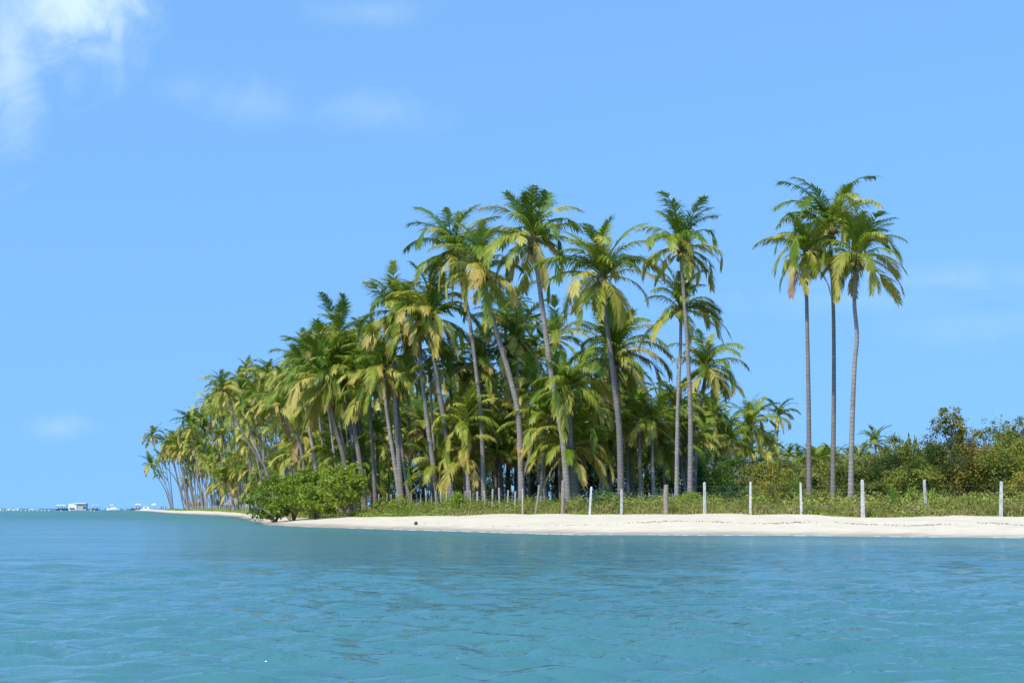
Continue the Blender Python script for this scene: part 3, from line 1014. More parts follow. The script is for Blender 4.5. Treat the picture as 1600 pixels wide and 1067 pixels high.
# the shrubs on the beach tip
for i, (px, top, Y, w, lab) in enumerate([(430, 738, 129, 84, 'low dark green shrub at the left, branches over the beach tip'),
                                          (458, 729, 126, 100, 'olive green shrub second from the left on the beach tip'),
                                          (494, 728, 121, 84, 'darker shrub close against the left side of the rounded shore tree')]):
    bush('shore_shrub', px, top, 805, Y, w, lab, ('leaf_shore', 'leaf_shore', 'leaf_shore')[i], seed=i + 1, kind=1 + i, n_leaf=5200, leaf=0.23, n_clump=110, clump_r=0.17, shell=0.45, full=0.55)


def small_tree(name, px, base_px, top, low, Y, wpx, label, mat, leaf, n_leaf, n_clump, seed, trunk_r=0.09, cat='tree', stem='stem', clump_r=0.24, shell=0.45):
    x, xb = xat(px, Y), xat(base_px, Y)
    z = gz(xb, Y)
    root = empty(name, (xb, Y, z - 0.05))
    tag(root, label, cat)
    rx = wpx * 0.5 * Y / F
    z0 = at(px, low, Y).z - z
    h = at(px, top, Y).z - z
    me, _ = bush_mesh(seed, n_clump, n_leaf, leaf / rx, M[mat], shell=shell, clump_r=clump_r)
    o = obj('crown', me, root, (x - xb, 0, z0))
    o.scale = (rx, rx, (h - z0) / 2)
    r = random.Random(seed)
    mb = MB()
    fork = Vector(((x - xb) * 0.5, 0, max(0.25, z0 * 0.9)))
    mb.tube([(0, 0, -0.1), fork * 0.5 + Vector((0.04, 0, 0)), fork], [trunk_r * 1.3, trunk_r, trunk_r * 0.85], 7)
    for k in range(11):
        a = k * 2.4
        e = Vector((x - xb + math.cos(a) * rx * 0.7, math.sin(a) * rx * 0.7, z0 + (h - z0) * r.uniform(0.3, 0.9)))
        mid = fork.lerp(e, 0.5) + Vector((0, 0, 0.1))
        mb.tube([fork, mid, e], [trunk_r * 0.55, trunk_r * 0.3, trunk_r * 0.1], 5)
    mb.build('trunk', M[stem], root, True)
    return root


small_tree('shore_tree', 536, 541, 715, 799, 117, 84, 'rounded bright green shore tree with short dark trunk on the sand', 'leaf_bright', 0.24, 4600, 90, 61, 0.10, clump_r=0.18)
# driftwood branch at the left shrub
mb = MB()
Bp = [at(427, 806, 116), at(412, 801, 116.5), at(404, 802, 117), at(396, 809, 115), at(389, 811, 114.5)]
for p in Bp: p.z = max(p.z, gz(p.x, p.y) + 0.05)
Bp[1].z += 0.25; Bp[2].z += 0.22
o0 = Vector(Bp[0])
mb.tube([p - o0 for p in Bp], [0.06, 0.05, 0.045, 0.03, 0.015], 7)
mb.tube([Bp[2] - o0, Bp[2] - o0 + Vector((-0.35, 0.1, 0.28)), Bp[2] - o0 + Vector((-0.7, 0.1, 0.42))], [0.05, 0.035, 0.015], 6)
mb.tube([Bp[3] - o0, Bp[3] - o0 + Vector((-0.3, -0.2, 0.25))], [0.035, 0.012], 6)
b = mb.build('driftwood_branch', M['stem'], None, True, o0)
tag(b, 'crooked bare grey-brown branch lying at the water edge under the left shrub', 'branch')

def ordn(i):
    return ['at the far left', 'second from the left', 'in the middle', 'second from the right', 'at the far right', 'deep left', 'deep left of centre', 'deep right of centre', 'deep right'][i]


# dark understorey behind the palm trunks
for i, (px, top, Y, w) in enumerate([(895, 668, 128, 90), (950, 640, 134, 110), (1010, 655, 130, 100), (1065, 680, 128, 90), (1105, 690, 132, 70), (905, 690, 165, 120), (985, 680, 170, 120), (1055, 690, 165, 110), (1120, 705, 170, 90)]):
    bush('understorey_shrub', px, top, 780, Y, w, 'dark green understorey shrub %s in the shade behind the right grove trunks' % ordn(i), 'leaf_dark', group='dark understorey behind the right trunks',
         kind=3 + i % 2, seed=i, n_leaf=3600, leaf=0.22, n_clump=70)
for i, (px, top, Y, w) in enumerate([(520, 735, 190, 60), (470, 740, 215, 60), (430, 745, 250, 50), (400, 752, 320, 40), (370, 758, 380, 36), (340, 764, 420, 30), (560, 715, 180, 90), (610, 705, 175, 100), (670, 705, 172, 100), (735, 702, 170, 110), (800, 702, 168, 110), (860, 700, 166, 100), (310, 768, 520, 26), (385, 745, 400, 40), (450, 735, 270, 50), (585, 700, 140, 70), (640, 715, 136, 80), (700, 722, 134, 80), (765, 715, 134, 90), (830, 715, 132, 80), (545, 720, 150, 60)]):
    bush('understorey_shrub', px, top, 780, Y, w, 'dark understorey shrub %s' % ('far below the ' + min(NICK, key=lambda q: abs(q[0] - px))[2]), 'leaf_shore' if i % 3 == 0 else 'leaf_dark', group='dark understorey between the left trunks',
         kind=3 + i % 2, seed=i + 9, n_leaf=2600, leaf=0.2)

for i, (px, top, Y, w, mt) in enumerate([(1150, 712, 128, 60, 'leaf_shore'), (1185, 706, 126, 70, 'leaf_dark'), (1225, 712, 122, 70, 'leaf_shore'), (1265, 716, 124, 70, 'leaf_bright'), (1130, 722, 118, 50, 'leaf_bright')]):
    bush('green_bush', px, top, 780, Y, w, ['green bush under the free low golden palm', 'dark green bush behind the yellow green bush', 'green bush left behind the left lone palm',
                                            'bright green bush behind the left lone palm', 'bright green bush at the right foot of the grove'][i], mt, kind=40 + i % 2, seed=i, n_leaf=2600, leaf=0.17)

# scrub thicket on the right
LAND = [(1101, 'white post nearest the grove'), (1172, 'white post by the yellow bush'), (1264, 'left lone palm'), (1301, 'middle lone palm'), (1329, 'right lone palm'),
        (1397, 'two bright sprouts'), (1447, 'second last white post'), (1487, 'yellowish spindly tree'), (1521, 'lone small sprout'), (1563, 'last white post'), (1594, 'golden bush at the edge')]


def whereb(px):
    x, nm = min(LAND, key=lambda q: abs(q[0] - px))
    return ('behind the ' if abs(px - x) < 9 else ('left of the ' if px < x else 'right of the ')) + nm


TH = [(1130, 745), (1180, 728), (1250, 708), (1330, 702), (1400, 692), (1450, 680), (1500, 670), (1550, 652), (1600, 662), (1680, 660)]
r = random.Random(77)
for row, (Y, cnt, drop) in enumerate([(118, 11, -6), (107, 12, 16), (98, 12, 44)]):
    for i in range(cnt):
        px = 1150 + (1690 - 1150) * (i + r.uniform(0.15, 0.85)) / cnt
        top = interp(TH, px) + drop + r.uniform(-12, 12)
        w = r.uniform(62, 100)
        f = (px - 1150) / 450 + r.uniform(-0.3, 0.3)
        mat = 'leaf_sage' if f < 0.3 else ('leaf_olive' if f < 0.75 or r.random() < 0.4 else 'leaf_brown')
        adj = {'leaf_sage': 'sage green', 'leaf_olive': 'olive green', 'leaf_brown': 'brownish'}[mat]
        rowname = ('back', 'middle', 'front')[row]
        bush('scrub_bush', px, top, 780, Y + r.uniform(-3, 3), w, '%s %s-row scrub bush %s' % (adj, rowname, whereb(px)), mat,
             group='%s bushes in the %s of the thicket' % (adj, rowname), kind=10 + i % 3, seed=i + row * 20, n_leaf=5200, leaf=0.17, stem='stem_grey', clump_r=0.24, shell=0.35)
small_tree('spindly_tree', 1487, 1487, 632, 692, 104, 56, 'spindly tree with a yellowish sparse crown standing above the scrub', 'leaf_yellow', 0.19, 1000, 34, 71, 0.05, stem='stem_grey', clump_r=0.26)
small_tree('spindly_tree', 1520, 1516, 652, 690, 106, 34, 'thin green tree just right of the yellowish spindly tree', 'leaf_olive', 0.16, 220, 12, 72, 0.035, stem='stem_grey')
small_tree('spindly_tree', 1546, 1545, 650, 692, 109, 50, 'thin sparse green tree above the highest scrub', 'leaf_olive', 0.16, 420, 18, 73, 0.04, stem='stem_grey')
small_tree('spindly_tree', 1577, 1574, 656, 692, 107, 30, 'thin sparse tree second from the right edge above the scrub', 'leaf_olive', 0.16, 220, 12, 74, 0.035, stem='stem_grey')
small_tree('spindly_tree', 1604, 1606, 646, 690, 105, 34, 'thin sparse tree at the right edge of the picture', 'leaf_olive', 0.16, 260, 12, 75, 0.035, stem='stem_grey')
bush('scrub_bush', 1428, 668, 780, 116, 34, 'wispy dark bush poking above the scrub left of the spindly tree', 'leaf_olive', kind=14, seed=3, n_leaf=500, leaf=0.15, n_clump=24)
bush('yellow_bush', 1206, 716, 800, 92, 62, 'yellow green bush with golden leaves behind the fence left of the trio', 'leaf_yellow', kind=20, seed=1, n_leaf=1700, leaf=0.13, n_clump=46)
bush('green_bush', 1228, 738, 800, 95, 60, 'bright green bush filling in right of the yellow green bush', 'leaf_bright', kind=21, seed=2, n_leaf=2000, leaf=0.12, n_clump=46)
bush('yellow_bush', 1594, 728, 800, 86, 60, 'golden yellow bush at the right edge behind the last post', 'leaf_yellow', kind=22, seed=3, n_leaf=1500, leaf=0.12, n_clump=46)
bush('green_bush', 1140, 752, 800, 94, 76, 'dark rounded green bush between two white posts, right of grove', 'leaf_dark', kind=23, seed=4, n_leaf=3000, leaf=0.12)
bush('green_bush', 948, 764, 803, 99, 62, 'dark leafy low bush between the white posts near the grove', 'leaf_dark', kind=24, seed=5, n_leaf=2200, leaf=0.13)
bush('green_bush', 1078, 765, 803, 96, 60, 'low green bush left of the white post at the foot of tall curved palm', 'leaf_bright', kind=28, seed=6, n_leaf=2000, leaf=0.12)
bush('green_bush', 715, 768, 800, 108.5, 34, 'bushy green clump on the sand edge below the grove', 'leaf_shore', kind=25, seed=7, n_leaf=1500, leaf=0.13, upright=0.8)
bush('green_bush', 622, 772, 800, 116, 34, 'small dark green clump near the far picket posts', 'leaf_shore', kind=26, seed=8, n_leaf=1000, leaf=0.13)
bush('green_bush', 598, 774, 800, 121, 26, 'smallest green clump right behind the grassy bank by the shore tree', 'leaf_shore', kind=26, seed=9, n_leaf=1000, leaf=0.13)
for i, (px, top, w, lab) in enumerate([(1397, 760, 24, 'left one of two bright green leafy sprouts between the white posts'), (1425, 758, 22, 'right one of two bright green leafy sprouts between the white posts'),
                                       (1459, 766, 16, 'bright green sprout just right of a white post'), (1521, 772, 14, 'lone small bright sprout between the last two posts')]):
    bush('leafy_sprout', px, top, 795, 84, w, lab, 'leaf_bright', 'plant', kind=30, seed=i, n_leaf=420, leaf=0.10, n_clump=26, upright=0.9)


# ------------------------------------------------------------------ grass and creepers
def blades(name, px0, px1, y_off, count, h, mat, label, seed, width=0.018, lean=1.0, dens=None, tuft=14, region=None, spread=0.35):
    r = np.random.default_rng(seed)
    nt = count // tuft
    px = r.uniform(px0, px1, nt)
    ey = np.interp(px, [p for p, y in EDGE_PX[::-1]], [y for p, y in EDGE_PX[::-1]])
    Y = ey + r.uniform(0, 1, nt) ** 1.2 * (y_off[1] - y_off[0]) + y_off[0]
    X = (px - 800) / F * Y
    if dens is not None:
        k = dens(X, Y) > r.uniform(0, 1, nt)
        X, Y = X[k], Y[k]
    nt = len(X)
    X = np.repeat(X, tuft) + r.normal(0, spread, nt * tuft)
    Y = np.repeat(Y, tuft) + r.normal(0, spread, nt * tuft)
    hs = np.repeat(r.uniform(0.55, 1.2, nt), tuft) * r.uniform(0.6, 1.15, nt * tuft) * h * (0.75 + 0.4 * np.sin(X * 0.8 + 1.0) * np.sin(Y * 0.6 + X * 0.21))
    P = np.stack([X, Y], 1)
    keep = signed(P, EPOLY) > -0.4 + 0.5 * np.sin(X * 1.7)
    P, hs = P[keep], hs[keep]
    tuftid = np.repeat(np.arange(nt), tuft)[keep]
    n = len(P)
    Z = ground_z(P) - 0.02
    B = np.column_stack([P, Z])
    a = r.uniform(0, 6.28, n)
    d = np.stack([np.cos(a), np.sin(a), np.zeros(n)], 1) * (hs * lean * r.uniform(0.2, 1.2, n))[:, None]
    b = r.uniform(0, 6.28, n)
    w = np.stack([np.cos(b), np.sin(b), np.zeros(n)], 1) * width * r.uniform(0.7, 1.4, n)[:, None]
    up = np.zeros((n, 3)); up[:, 2] = hs
    v = np.stack([B - w, B + w, B + up * 0.6 + d * 0.35 + w * 0.7, B + up * 0.6 + d * 0.35 - w * 0.7, B + up * 0.95 + d], 1).reshape(-1, 3)
    i0 = np.arange(n) * 5
    faces = np.stack([i0, i0 + 1, i0 + 2, i0 + 3], 1).tolist() + np.stack([i0 + 3, i0 + 2, i0 + 4], 1).tolist()
    tt = r.uniform(0, 1, nt)[tuftid] * 0.7 + r.uniform(0, 0.3, n)
    o = obj(name, mesh_np(name, v, faces, M[mat], False, {'tint': np.repeat(tt, 5), 'tip': np.zeros(n * 5)}))
    tag(o, label, 'grass', kind='stuff')
    return o


nz = lambda s, ph: (lambda X, Y: 0.5 + 0.5 * np.sin(X * s + ph) * np.cos(Y * s * 0.8 + ph * 2 + np.sin(X * 0.5)))
blades('dune_grass', 545, 1760, (0.3, 13), 46000, 0.62, 'grass_green', 'tangled green dune grass behind the fence', 91, dens=lambda X, Y: 0.25 + 0.75 * nz(0.9, 0.3)(X, Y))
blades('dry_grass', 650, 1760, (0.1, 11), 34000, 0.62, 'grass_dry', 'dry straw-coloured grass mixed into the dune vegetation', 92, dens=lambda X, Y: 0.15 + 0.7 * nz(0.7, 2.1)(X, Y))
blades('far_grass', 262, 545, (0, 60), 16000, 0.45, 'grass_green', 'short green grass on the bank of the left beach', 93, width=0.04, spread=1.0)


def creeper(name, px0, px1, y_off, n, mat, label, seed, leaf=0.12, hmax=0.22, dens=None):
    r = np.random.default_rng(seed)
    px = r.uniform(px0, px1, n)
    ey = np.interp(px, [p for p, y in EDGE_PX[::-1]], [y for p, y in EDGE_PX[::-1]])
    Y = ey + r.uniform(y_off[0], y_off[1], n) + 0.35 * np.sin(px * 0.11) + 0.25 * np.sin(px * 0.043)
    X = (px - 800) / F * Y
    if dens is not None:
        k = dens(X, Y) > r.uniform(0, 1, n)
        X, Y = X[k], Y[k]
    n = len(X)
    P = np.stack([X, Y], 1)
    C = np.column_stack([P, ground_z(P) + r.uniform(0.01, 1, n) ** 1.5 * hmax * (0.8 + 0.6 * np.sin(X * 0.9 + 2) * np.sin(Y * 0.5 + X * 0.3))])
    nrm = r.normal(0, 0.55, (n, 3)) + np.array([0, -0.2, 1.0])
    nrm /= np.linalg.norm(nrm, axis=1)[:, None]
    a = np.cross(nrm, r.normal(0, 1, (n, 3))); a /= np.linalg.norm(a, axis=1)[:, None]
    b = np.cross(nrm, a)
    l = leaf * r.uniform(0.7, 1.3, n)[:, None]
    v = np.stack([C - a * l * 0.5, C + b * l * 0.4, C + a * l * 0.5, C - b * l * 0.4], 1).reshape(-1, 3)
    o = obj(name, mesh_np(name, v, np.arange(n * 4).reshape(-1, 4), M[mat], False, {'tint': np.repeat(r.uniform(0, 1, n), 4), 'tip': np.zeros(4 * n)}))
    tag(o, label, 'ground cover', kind='stuff')


creeper('beach_creeper', 545, 1720, (-0.2, 4.0), 26000, 'creeper', 'low green creeping plants along the sand edge', 95, dens=lambda X, Y: np.clip(nz(0.42, 1.0)(X, Y) * 1.3 - 0.15, 0, 1))
creeper('bank_creeper', 545, 720, (-0.5, 6.0), 16000, 'creeper', 'bright green mat of creepers on the bank right of the shore tree', 96)
creeper('left_bank', 268, 420, (0, 70), 14000, 'creeper', 'green turf on the low bank behind the far left beach', 99, leaf=0.32, hmax=0.3)
creeper('thicket_floor', 880, 1760, (4, 22), 26000, 'grass_green', 'weedy low growth on the ground behind the fence', 97, leaf=0.16, hmax=0.75)
creeper('grove_floor', 540, 1130, (6, 26), 18000, 'leaf_shore', 'weedy green growth around the feet of the grove palms', 98, leaf=0.18, hmax=0.55)



def mounds(name, px0, px1, y_off, n_m, per, mat, label, seed, leaf=0.12, hr=(0.25, 1.25), rr=(0.4, 1.3)):
    r = np.random.default_rng(seed)
    px = r.uniform(px0, px1, n_m)
    ey = np.interp(px, [p for p, y in EDGE_PX[::-1]], [y for p, y in EDGE_PX[::-1]])
    Y = ey + r.uniform(0, 1, n_m) * (y_off[1] - y_off[0]) + y_off[0]
    X = (px - 800) / F * Y
    R_ = r.uniform(*rr, n_m)
    H_ = r.uniform(*hr, n_m)
    w = np.repeat(np.arange(n_m), per)
    n = len(w)
    d = r.normal(0, 1, (n, 3)); d /= np.linalg.norm(d, axis=1)[:, None]
    d[:, 2] = np.abs(d[:, 2])
    q = r.uniform(0.55, 1.08, n)[:, None]
    P = np.column_stack([X[w], Y[w]]) + d[:, :2] * q * R_[w][:, None]
    C = np.column_stack([P, ground_z(P) + d[:, 2] * q[:, 0] * H_[w]])
    nrm = d + r.normal(0, 0.7, (n, 3)) + np.array([0, 0, 0.4]); nrm /= np.linalg.norm(nrm, axis=1)[:, None]
    a = np.cross(nrm, r.normal(0, 1, (n, 3))) + np.array([0, 0, 0.5]); a /= np.linalg.norm(a, axis=1)[:, None]
    b = np.cross(nrm, a)
    l = leaf * r.uniform(0.6, 1.5, n)[:, None]
    v = np.stack([C - a * l * 0.6, C + b * l * 0.22, C + a * l * 0.6, C - b * l * 0.22], 1).reshape(-1, 3)
    tt = np.clip(r.uniform(0, 1, n_m)[w] * 0.7 + r.uniform(0, 0.3, n), 0, 1)
    o = obj(name, mesh_np(name, v, np.arange(n * 4).reshape(-1, 4), M[mat], False, {'tint': np.repeat(tt, 4), 'tip': np.zeros(4 * n)}))
    tag(o, label, 'ground cover', kind='stuff')


mounds('weed_mounds', 560, 1740, (0.6, 11), 300, 240, 'grass_green', 'rounded mounds of pale green weeds along the fence', 101)
mounds('olive_weeds', 640, 1740, (0.8, 12), 110, 240, 'leaf_olive', 'olive coloured weed mounds behind the fence', 102)
mounds('dry_weeds', 720, 1740, (0.3, 6), 130, 240, 'grass_dry', 'straw coloured dead weed mounds at the sand edge', 103, hr=(0.3, 0.7))
mounds('leafy_weeds', 560, 1200, (3, 12), 70, 260, 'leaf_shore', 'leafy green weed mounds in front of the grove', 104, leaf=0.14, hr=(0.5, 1.1))

# seaweed line on the sand
r = np.random.default_rng(44)
v, f = [], []
line_px = np.arange(640, 1600, 0.8)
for px in line_px:
    gate = 0.9 if px > 1000 else 0.18
    if r.random() > gate * (0.55 + 0.5 * math.sin(px * 0.045) * math.sin(px * 0.013 + 1)): continue
    for q in range(2):
        sY = interp([(p, y) for p, y in SHORE_PX[::-1]], px) + 4.9 + 0.3 * math.sin(px * 0.03) + 0.12 * math.sin(px * 0.31) + r.normal(0, 0.09)
        x = (px - 800) / F * sY
        z = gz(x, sY)
        s = r.uniform(0.012, 0.03)
        a = r.uniform(0, 3.14)
        c_, s_ = math.cos(a) * s * 1.8, math.sin(a) * s
        n = len(v)
        v += [(x - c_, sY - s_, z), (x + s_, sY - c_ * 0.4, z), (x + c_, sY + s_, z), (x, sY, z + s * r.uniform(0.7, 1.6))]
        f += [(n, n + 1, n + 3), (n + 1, n + 2, n + 3), (n + 2, n, n + 3)]
M['wrack'] = plain('seaweed_wrack', (0.17, 0.125, 0.085), 0.9, 0.3, 12)
tag(obj('seaweed_wrack', mesh_np('seaweed_wrack', v, f, M['wrack'])), 'thin broken line of dark seaweed along the sand', 'seaweed', kind='stuff')
# thin broken foam where the water laps the sand
r = np.random.default_rng(61)
v, f = [], []
px = 445.0
while px < 1640:
    ln = r.uniform(4, 26)
    if r.random() < 0.8:
        n = max(3, int(ln / 1.5))
        off = r.uniform(-0.35, 0.25)
        wd = r.uniform(0.015, 0.05)
        base = len(v)
        for k in range(n + 1):
            q = px + ln * k / n
            Y = interp(SHORE_PX[::-1], q)
            # walk to the actual waterline
            for it in range(8):
                Y -= gz(xat(q, Y), Y) / 0.16
            Y += off * 0.5 + 0.08 * math.sin(q * 0.9)
            ww = wd * math.sin(math.pi * (k + 0.25) / (n + 0.5)) * r.uniform(0.6, 1.2) + 0.004
            x = xat(q, Y)
            z = max(gz(x, Y), 0.0) + 0.012
            v += [(x, Y - ww, z - 0.006), (x, Y, z + 0.006 * r.uniform(0, 1)), (x, Y + ww, z - 0.004)]
        for k in range(n):
            i0 = base + k * 3
            f += [(i0, i0 + 3, i0 + 4, i0 + 1), (i0 + 1, i0 + 4, i0 + 5, i0 + 2)]
    px += ln + r.uniform(1, 14)
M['foam'] = plain('surf_foam', (0.82, 0.84, 0.85), 0.9, 0.05)
tag(obj('shore_foam', mesh_np('shore_foam', v, f, M['foam'])), 'thin broken white foam where the water laps the sand', 'foam', kind='stuff')
# coconut on the sand
cY = 93.0
cx = xat(650, cY)
mb = MB()
mb.sphere((0, 0, 0.09), 0.105, 12, 8, 1.15)
mb.sphere((0.06, 0.0, 0.17), 0.03, 8, 5, 0.8)
c = mb.build('fallen_coconut', M['coconut_brown'], None, True, (cx, cY, gz(cx, cY)))
tag(c, 'brown fallen coconut lying alone on the sand', 'coconut')

# ------------------------------------------------------------------ fences
fe = empty('wire_fence', (xat(1252, 84), 84, gz(xat(1252, 84), 84)))
tag(fe, 'post and barbed wire fence along the top of the beach, mostly white posts', 'fence')
POSTS = [(817, 763, 817, 103.5, .13, 'wood_grey', 0), (836, 757, 843, 103, .13, 'wood_brown', 0), (879, 750, 880, 99, .24, 'wood_brown', 0.02), (921, 760, 924, 98, .17, 'concrete', 0),
         (971, 764, 971, 96, .15, 'concrete', 0), (1040, 757, 1040, 92.5, .27, 'wood_brown', 0), (1101, 753, 1101, 90.5, .17, 'concrete', 0), (1172, 752, 1172, 87, .17, 'concrete', 0),
         (1252, 754, 1252, 84.5, .16, 'concrete', 0), (1348, 749, 1346, 81.2, .19, 'concrete', 0), (1447, 749, 1445, 82.5, .16, 'concrete', 0), (1563, 752, 1563, 79.2, .17, 'concrete', 0), (1690, 748, 1690, 77, .17, 'concrete', 0)]
tops = []
FO = Vector(fe.location)
for i, (bx, ty, tx, Y, w, mt, _) in enumerate(POSTS):
    Y = interp(EDGE_PX[::-1], bx) - 0.35 + (3.5 if bx == 1447 else 0)
    b = Vector((xat(bx, Y), Y, gz(xat(bx, Y), Y) - 0.3))
    t_ = at(tx + rnd.uniform(-1.5, 1.5), ty, Y)
    mb = MB()
    rot = rnd.uniform(-0.3, 0.3)
    if mt == 'concrete':
        n = 4
        rr = [w * 0.58, w * 0.55, w * 0.49, w * 0.44, w * 0.22]
    else:
        n = 9
        rr = [w * 0.52, w * 0.5, w * 0.52, w * 0.46, w * 0.30]
    fr = [0, 0.35, 0.7, 0.975, 1.0]
    up_ = []
    base_i = len(mb.v)
    for f_, q in zip(fr, rr):
        p = b.lerp(t_, f_) - FO
        if mt != 'concrete': p += Vector((rnd.uniform(-.015, .015), 0, 0))
        for k in range(n):
            a = 2 * math.pi * k / n + (math.pi / 4 if n == 4 else 0) + rot
            q2 = q * (1 if n == 4 else rnd.uniform(0.88, 1.1))
            mb.v.append((p.x + math.cos(a) * q2, p.y + math.sin(a) * q2, p.z))
    for j in range(4):
        for k in range(n):
            k2 = (k + 1) % n
            mb.f.append((j * n + k, j * n + k2, (j + 1) * n + k2, (j + 1) * n + k))
    mb.f.append(tuple(4 * n + k for k in range(n)))
    po = mb.build('post', M[mt], fe)
    if mt != 'concrete': po['label'] = 'rough brown wooden post'
    tops.append((b + Vector((0, 0, 0.3)), t_))
for lvl in (0.30, 0.50, 0.69, 0.88):
    mb = MB()
    for (b0, t0), (b1, t1) in zip(tops[2:-1], tops[3:]):
        a, c = b0.lerp(t0, lvl), b1.lerp(t1, lvl)
        a = a + Vector((0, -0.1, 0)) - FO
        c = c + Vector((0, -0.1, 0)) - FO
        pts = [a.lerp(c, k / 6) - Vector((0, 0, 0.05 * math.sin(math.pi * k / 6))) for k in range(7)]
        mb.tube(pts, [0.0026] * 7, 3, False)
    mb.build('barbed_wire', M['wire'], fe)

pf = empty('picket_fence', (xat(700, 114), 114, 1.0))
tag(pf, 'row of short weathered pickets in the grass at the feet of the grove palms', 'fence')
r = random.Random(3)
PX = [572, 579, 586, 592, 598, 604, 611, 619, 626, 634, 643, 650, 658, 666, 674, 681, 689, 697, 707, 717, 726, 736, 747, 758, 769, 781, 793, 804]
wires = []
for px in PX:
    Y = interp([(572, 127), (640, 121), (720, 113), (804, 106)], px)
    x = xat(px, Y)
    z = gz(x, Y) - 0.1
    h = (at(px, interp([(572, 774), (700, 766), (804, 764)], px) + r.uniform(-3, 3), Y).z - z)
    O = Vector(pf.location)
    mb = MB()
    w = r.uniform(0.038, 0.065) * (1.4 if px > 740 else 1)
    tl = r.uniform(-0.06, 0.06)
    p0 = Vector((x, Y, z)) - O
    mb.tube([p0, p0 + Vector((tl * 0.5, 0, h * 0.5)), p0 + Vector((tl, 0, h * 0.97)), p0 + Vector((tl, 0, h))], [w, w * 0.95, w * 0.9, w * 0.35], 6)
    mb.build('picket', M['wood_grey'], pf)
    wires.append(p0 + Vector((tl * 0.8, -0.08, h * 0.75)))
mb = MB()
mb.tube(wires, [0.006] * len(wires), 3, False)
mb.build('fence_wire', M['wire'], pf)

pf2 = empty('picket_fence', (xat(350, 330), 330, 1.0))
tag(pf2, 'far picket fence on the left beach in front of the thatched hut', 'fence')
O = Vector(pf2.location)
for k in range(46):
    px = 298 + k * 2.0 + r.uniform(-0.5, 0.5)
    Y = interp([(298, 470), (340, 370), (390, 285)], px)
    x = xat(px, Y)
    z = gz(x, Y) - 0.1
    h = r.uniform(1.15, 1.6)
    p0 = Vector((x, Y, z)) - O
    mb = MB()
    mb.tube([p0, p0 + Vector((r.uniform(-.1, .1), 0, h * 0.95)), p0 + Vector((0, 0, h))], [0.085, 0.08, 0.03], 5)
    mb.build('picket', M['wood_grey'], pf2)

# ------------------------------------------------------------------ far huts, umbrella, people, boats
hx, hY = xat(364, 345), 345
hut = empty('thatched_hut', (hx, hY, gz(hx, hY)))
hut.scale = (0.6, 0.6, 0.62)
tag(hut, 'small hut with grey thatched roof among the left palms', 'hut')
mb = MB()
W, D, H0, H1 = 3.2, 2.4, 2.0, 4.3
mb.add([(-W, -D, H0), (W, -D, H0), (W, D, H0), (-W, D, H0), (-W * 0.35, 0, H1), (W * 0.35, 0, H1), (-W, -D, H0 - .15), (W, -D, H0 - .15), (W, D, H0 - .15), (-W, D, H0 - .15)],
       [(0, 1, 5, 4), (1, 2, 5), (2, 3, 4, 5), (3, 0, 4), (6, 7, 1, 0), (7, 8, 2, 1), (8, 9, 3, 2), (9, 6, 0, 3), (9, 8, 7, 6)])
mb.build('roof', M['thatch'], hut)
for sx in (-1, 0, 1):
    for sy in (-1, 1):
        mb = MB()
        mb.tube([(sx * 2.8, sy * 2.0, -0.2), (sx * 2.8, sy * 2.0, 1.95)], [0.09, 0.08], 6)
        mb.build('post', M['wood_brown'], hut)
mb = MB(); mb.box((-2.6, 1.7, 0), (2.6, 1.85, 1.8)); mb.build('back_wall', M['wood_brown'], hut)

hx, hY = xat(303, 545), 545
hs = empty('beach_house', (hx, hY, gz(hx, hY)))
hs.scale = (0.55, 0.6, 0.8)
tag(hs, 'small cream beach house with orange roof behind the left palms', 'house')
mb = MB(); mb.box((-3.4, -2, 0), (3.4, 2, 2.3)); mb.build('wall', M['cream_wall'], hs)
mb = MB()
mb.add([(-3.8, -2.5, 2.302), (3.8, -2.5, 2.302), (3.8, 2.5, 2.302), (-3.8, 2.5, 2.302), (-3.0, 0, 3.7), (3.0, 0, 3.7)], [(0, 1, 5, 4), (1, 2, 5), (2, 3, 4, 5), (3, 0, 4), (3, 2, 1, 0)])
mb.build('roof', M['orange_roof'], hs)
for wx in (-2.2, 1.0):
    mb = MB(); mb.box((wx, -2.05, 0.9), (wx + 1.1, -2.003, 1.8)); mb.build('window', M['glass_dark'], hs)
mb = MB(); mb.box((-0.5, -2.05, 0.05), (0.4, -2.003, 2.0)); mb.build('door', M['wood_brown'], hs)

ux, uY = xat(241, 790), 790
um = empty('beach_umbrella', (ux, uY, gz(ux, uY)))
tag(um, 'white beach umbrella standing on the beach tip', 'umbrella')
mb = MB(); mb.tube([(0, 0, -0.2), (0, 0, 3.0)], [0.05, 0.04], 6); mb.build('pole', M['grey'], um)
mb = MB()
n = 8
ring = [(math.cos(k * math.tau / n) * 1.5, math.sin(k * math.tau / n) * 1.5, 2.5) for k in range(n)]
ring2 = [(math.cos(k * math.tau / n) * 1.5, math.sin(k * math.tau / n) * 1.5, 2.2) for k in range(n)]
mb.add(ring + ring2 + [(0, 0, 3.1)], [(k, (k + 1) % n, 2 * n) for k in range(n)] + [(n + k, n + (k + 1) % n, (k + 1) % n, k) for k in range(n)])
mb.build('canopy', M['white'], um)


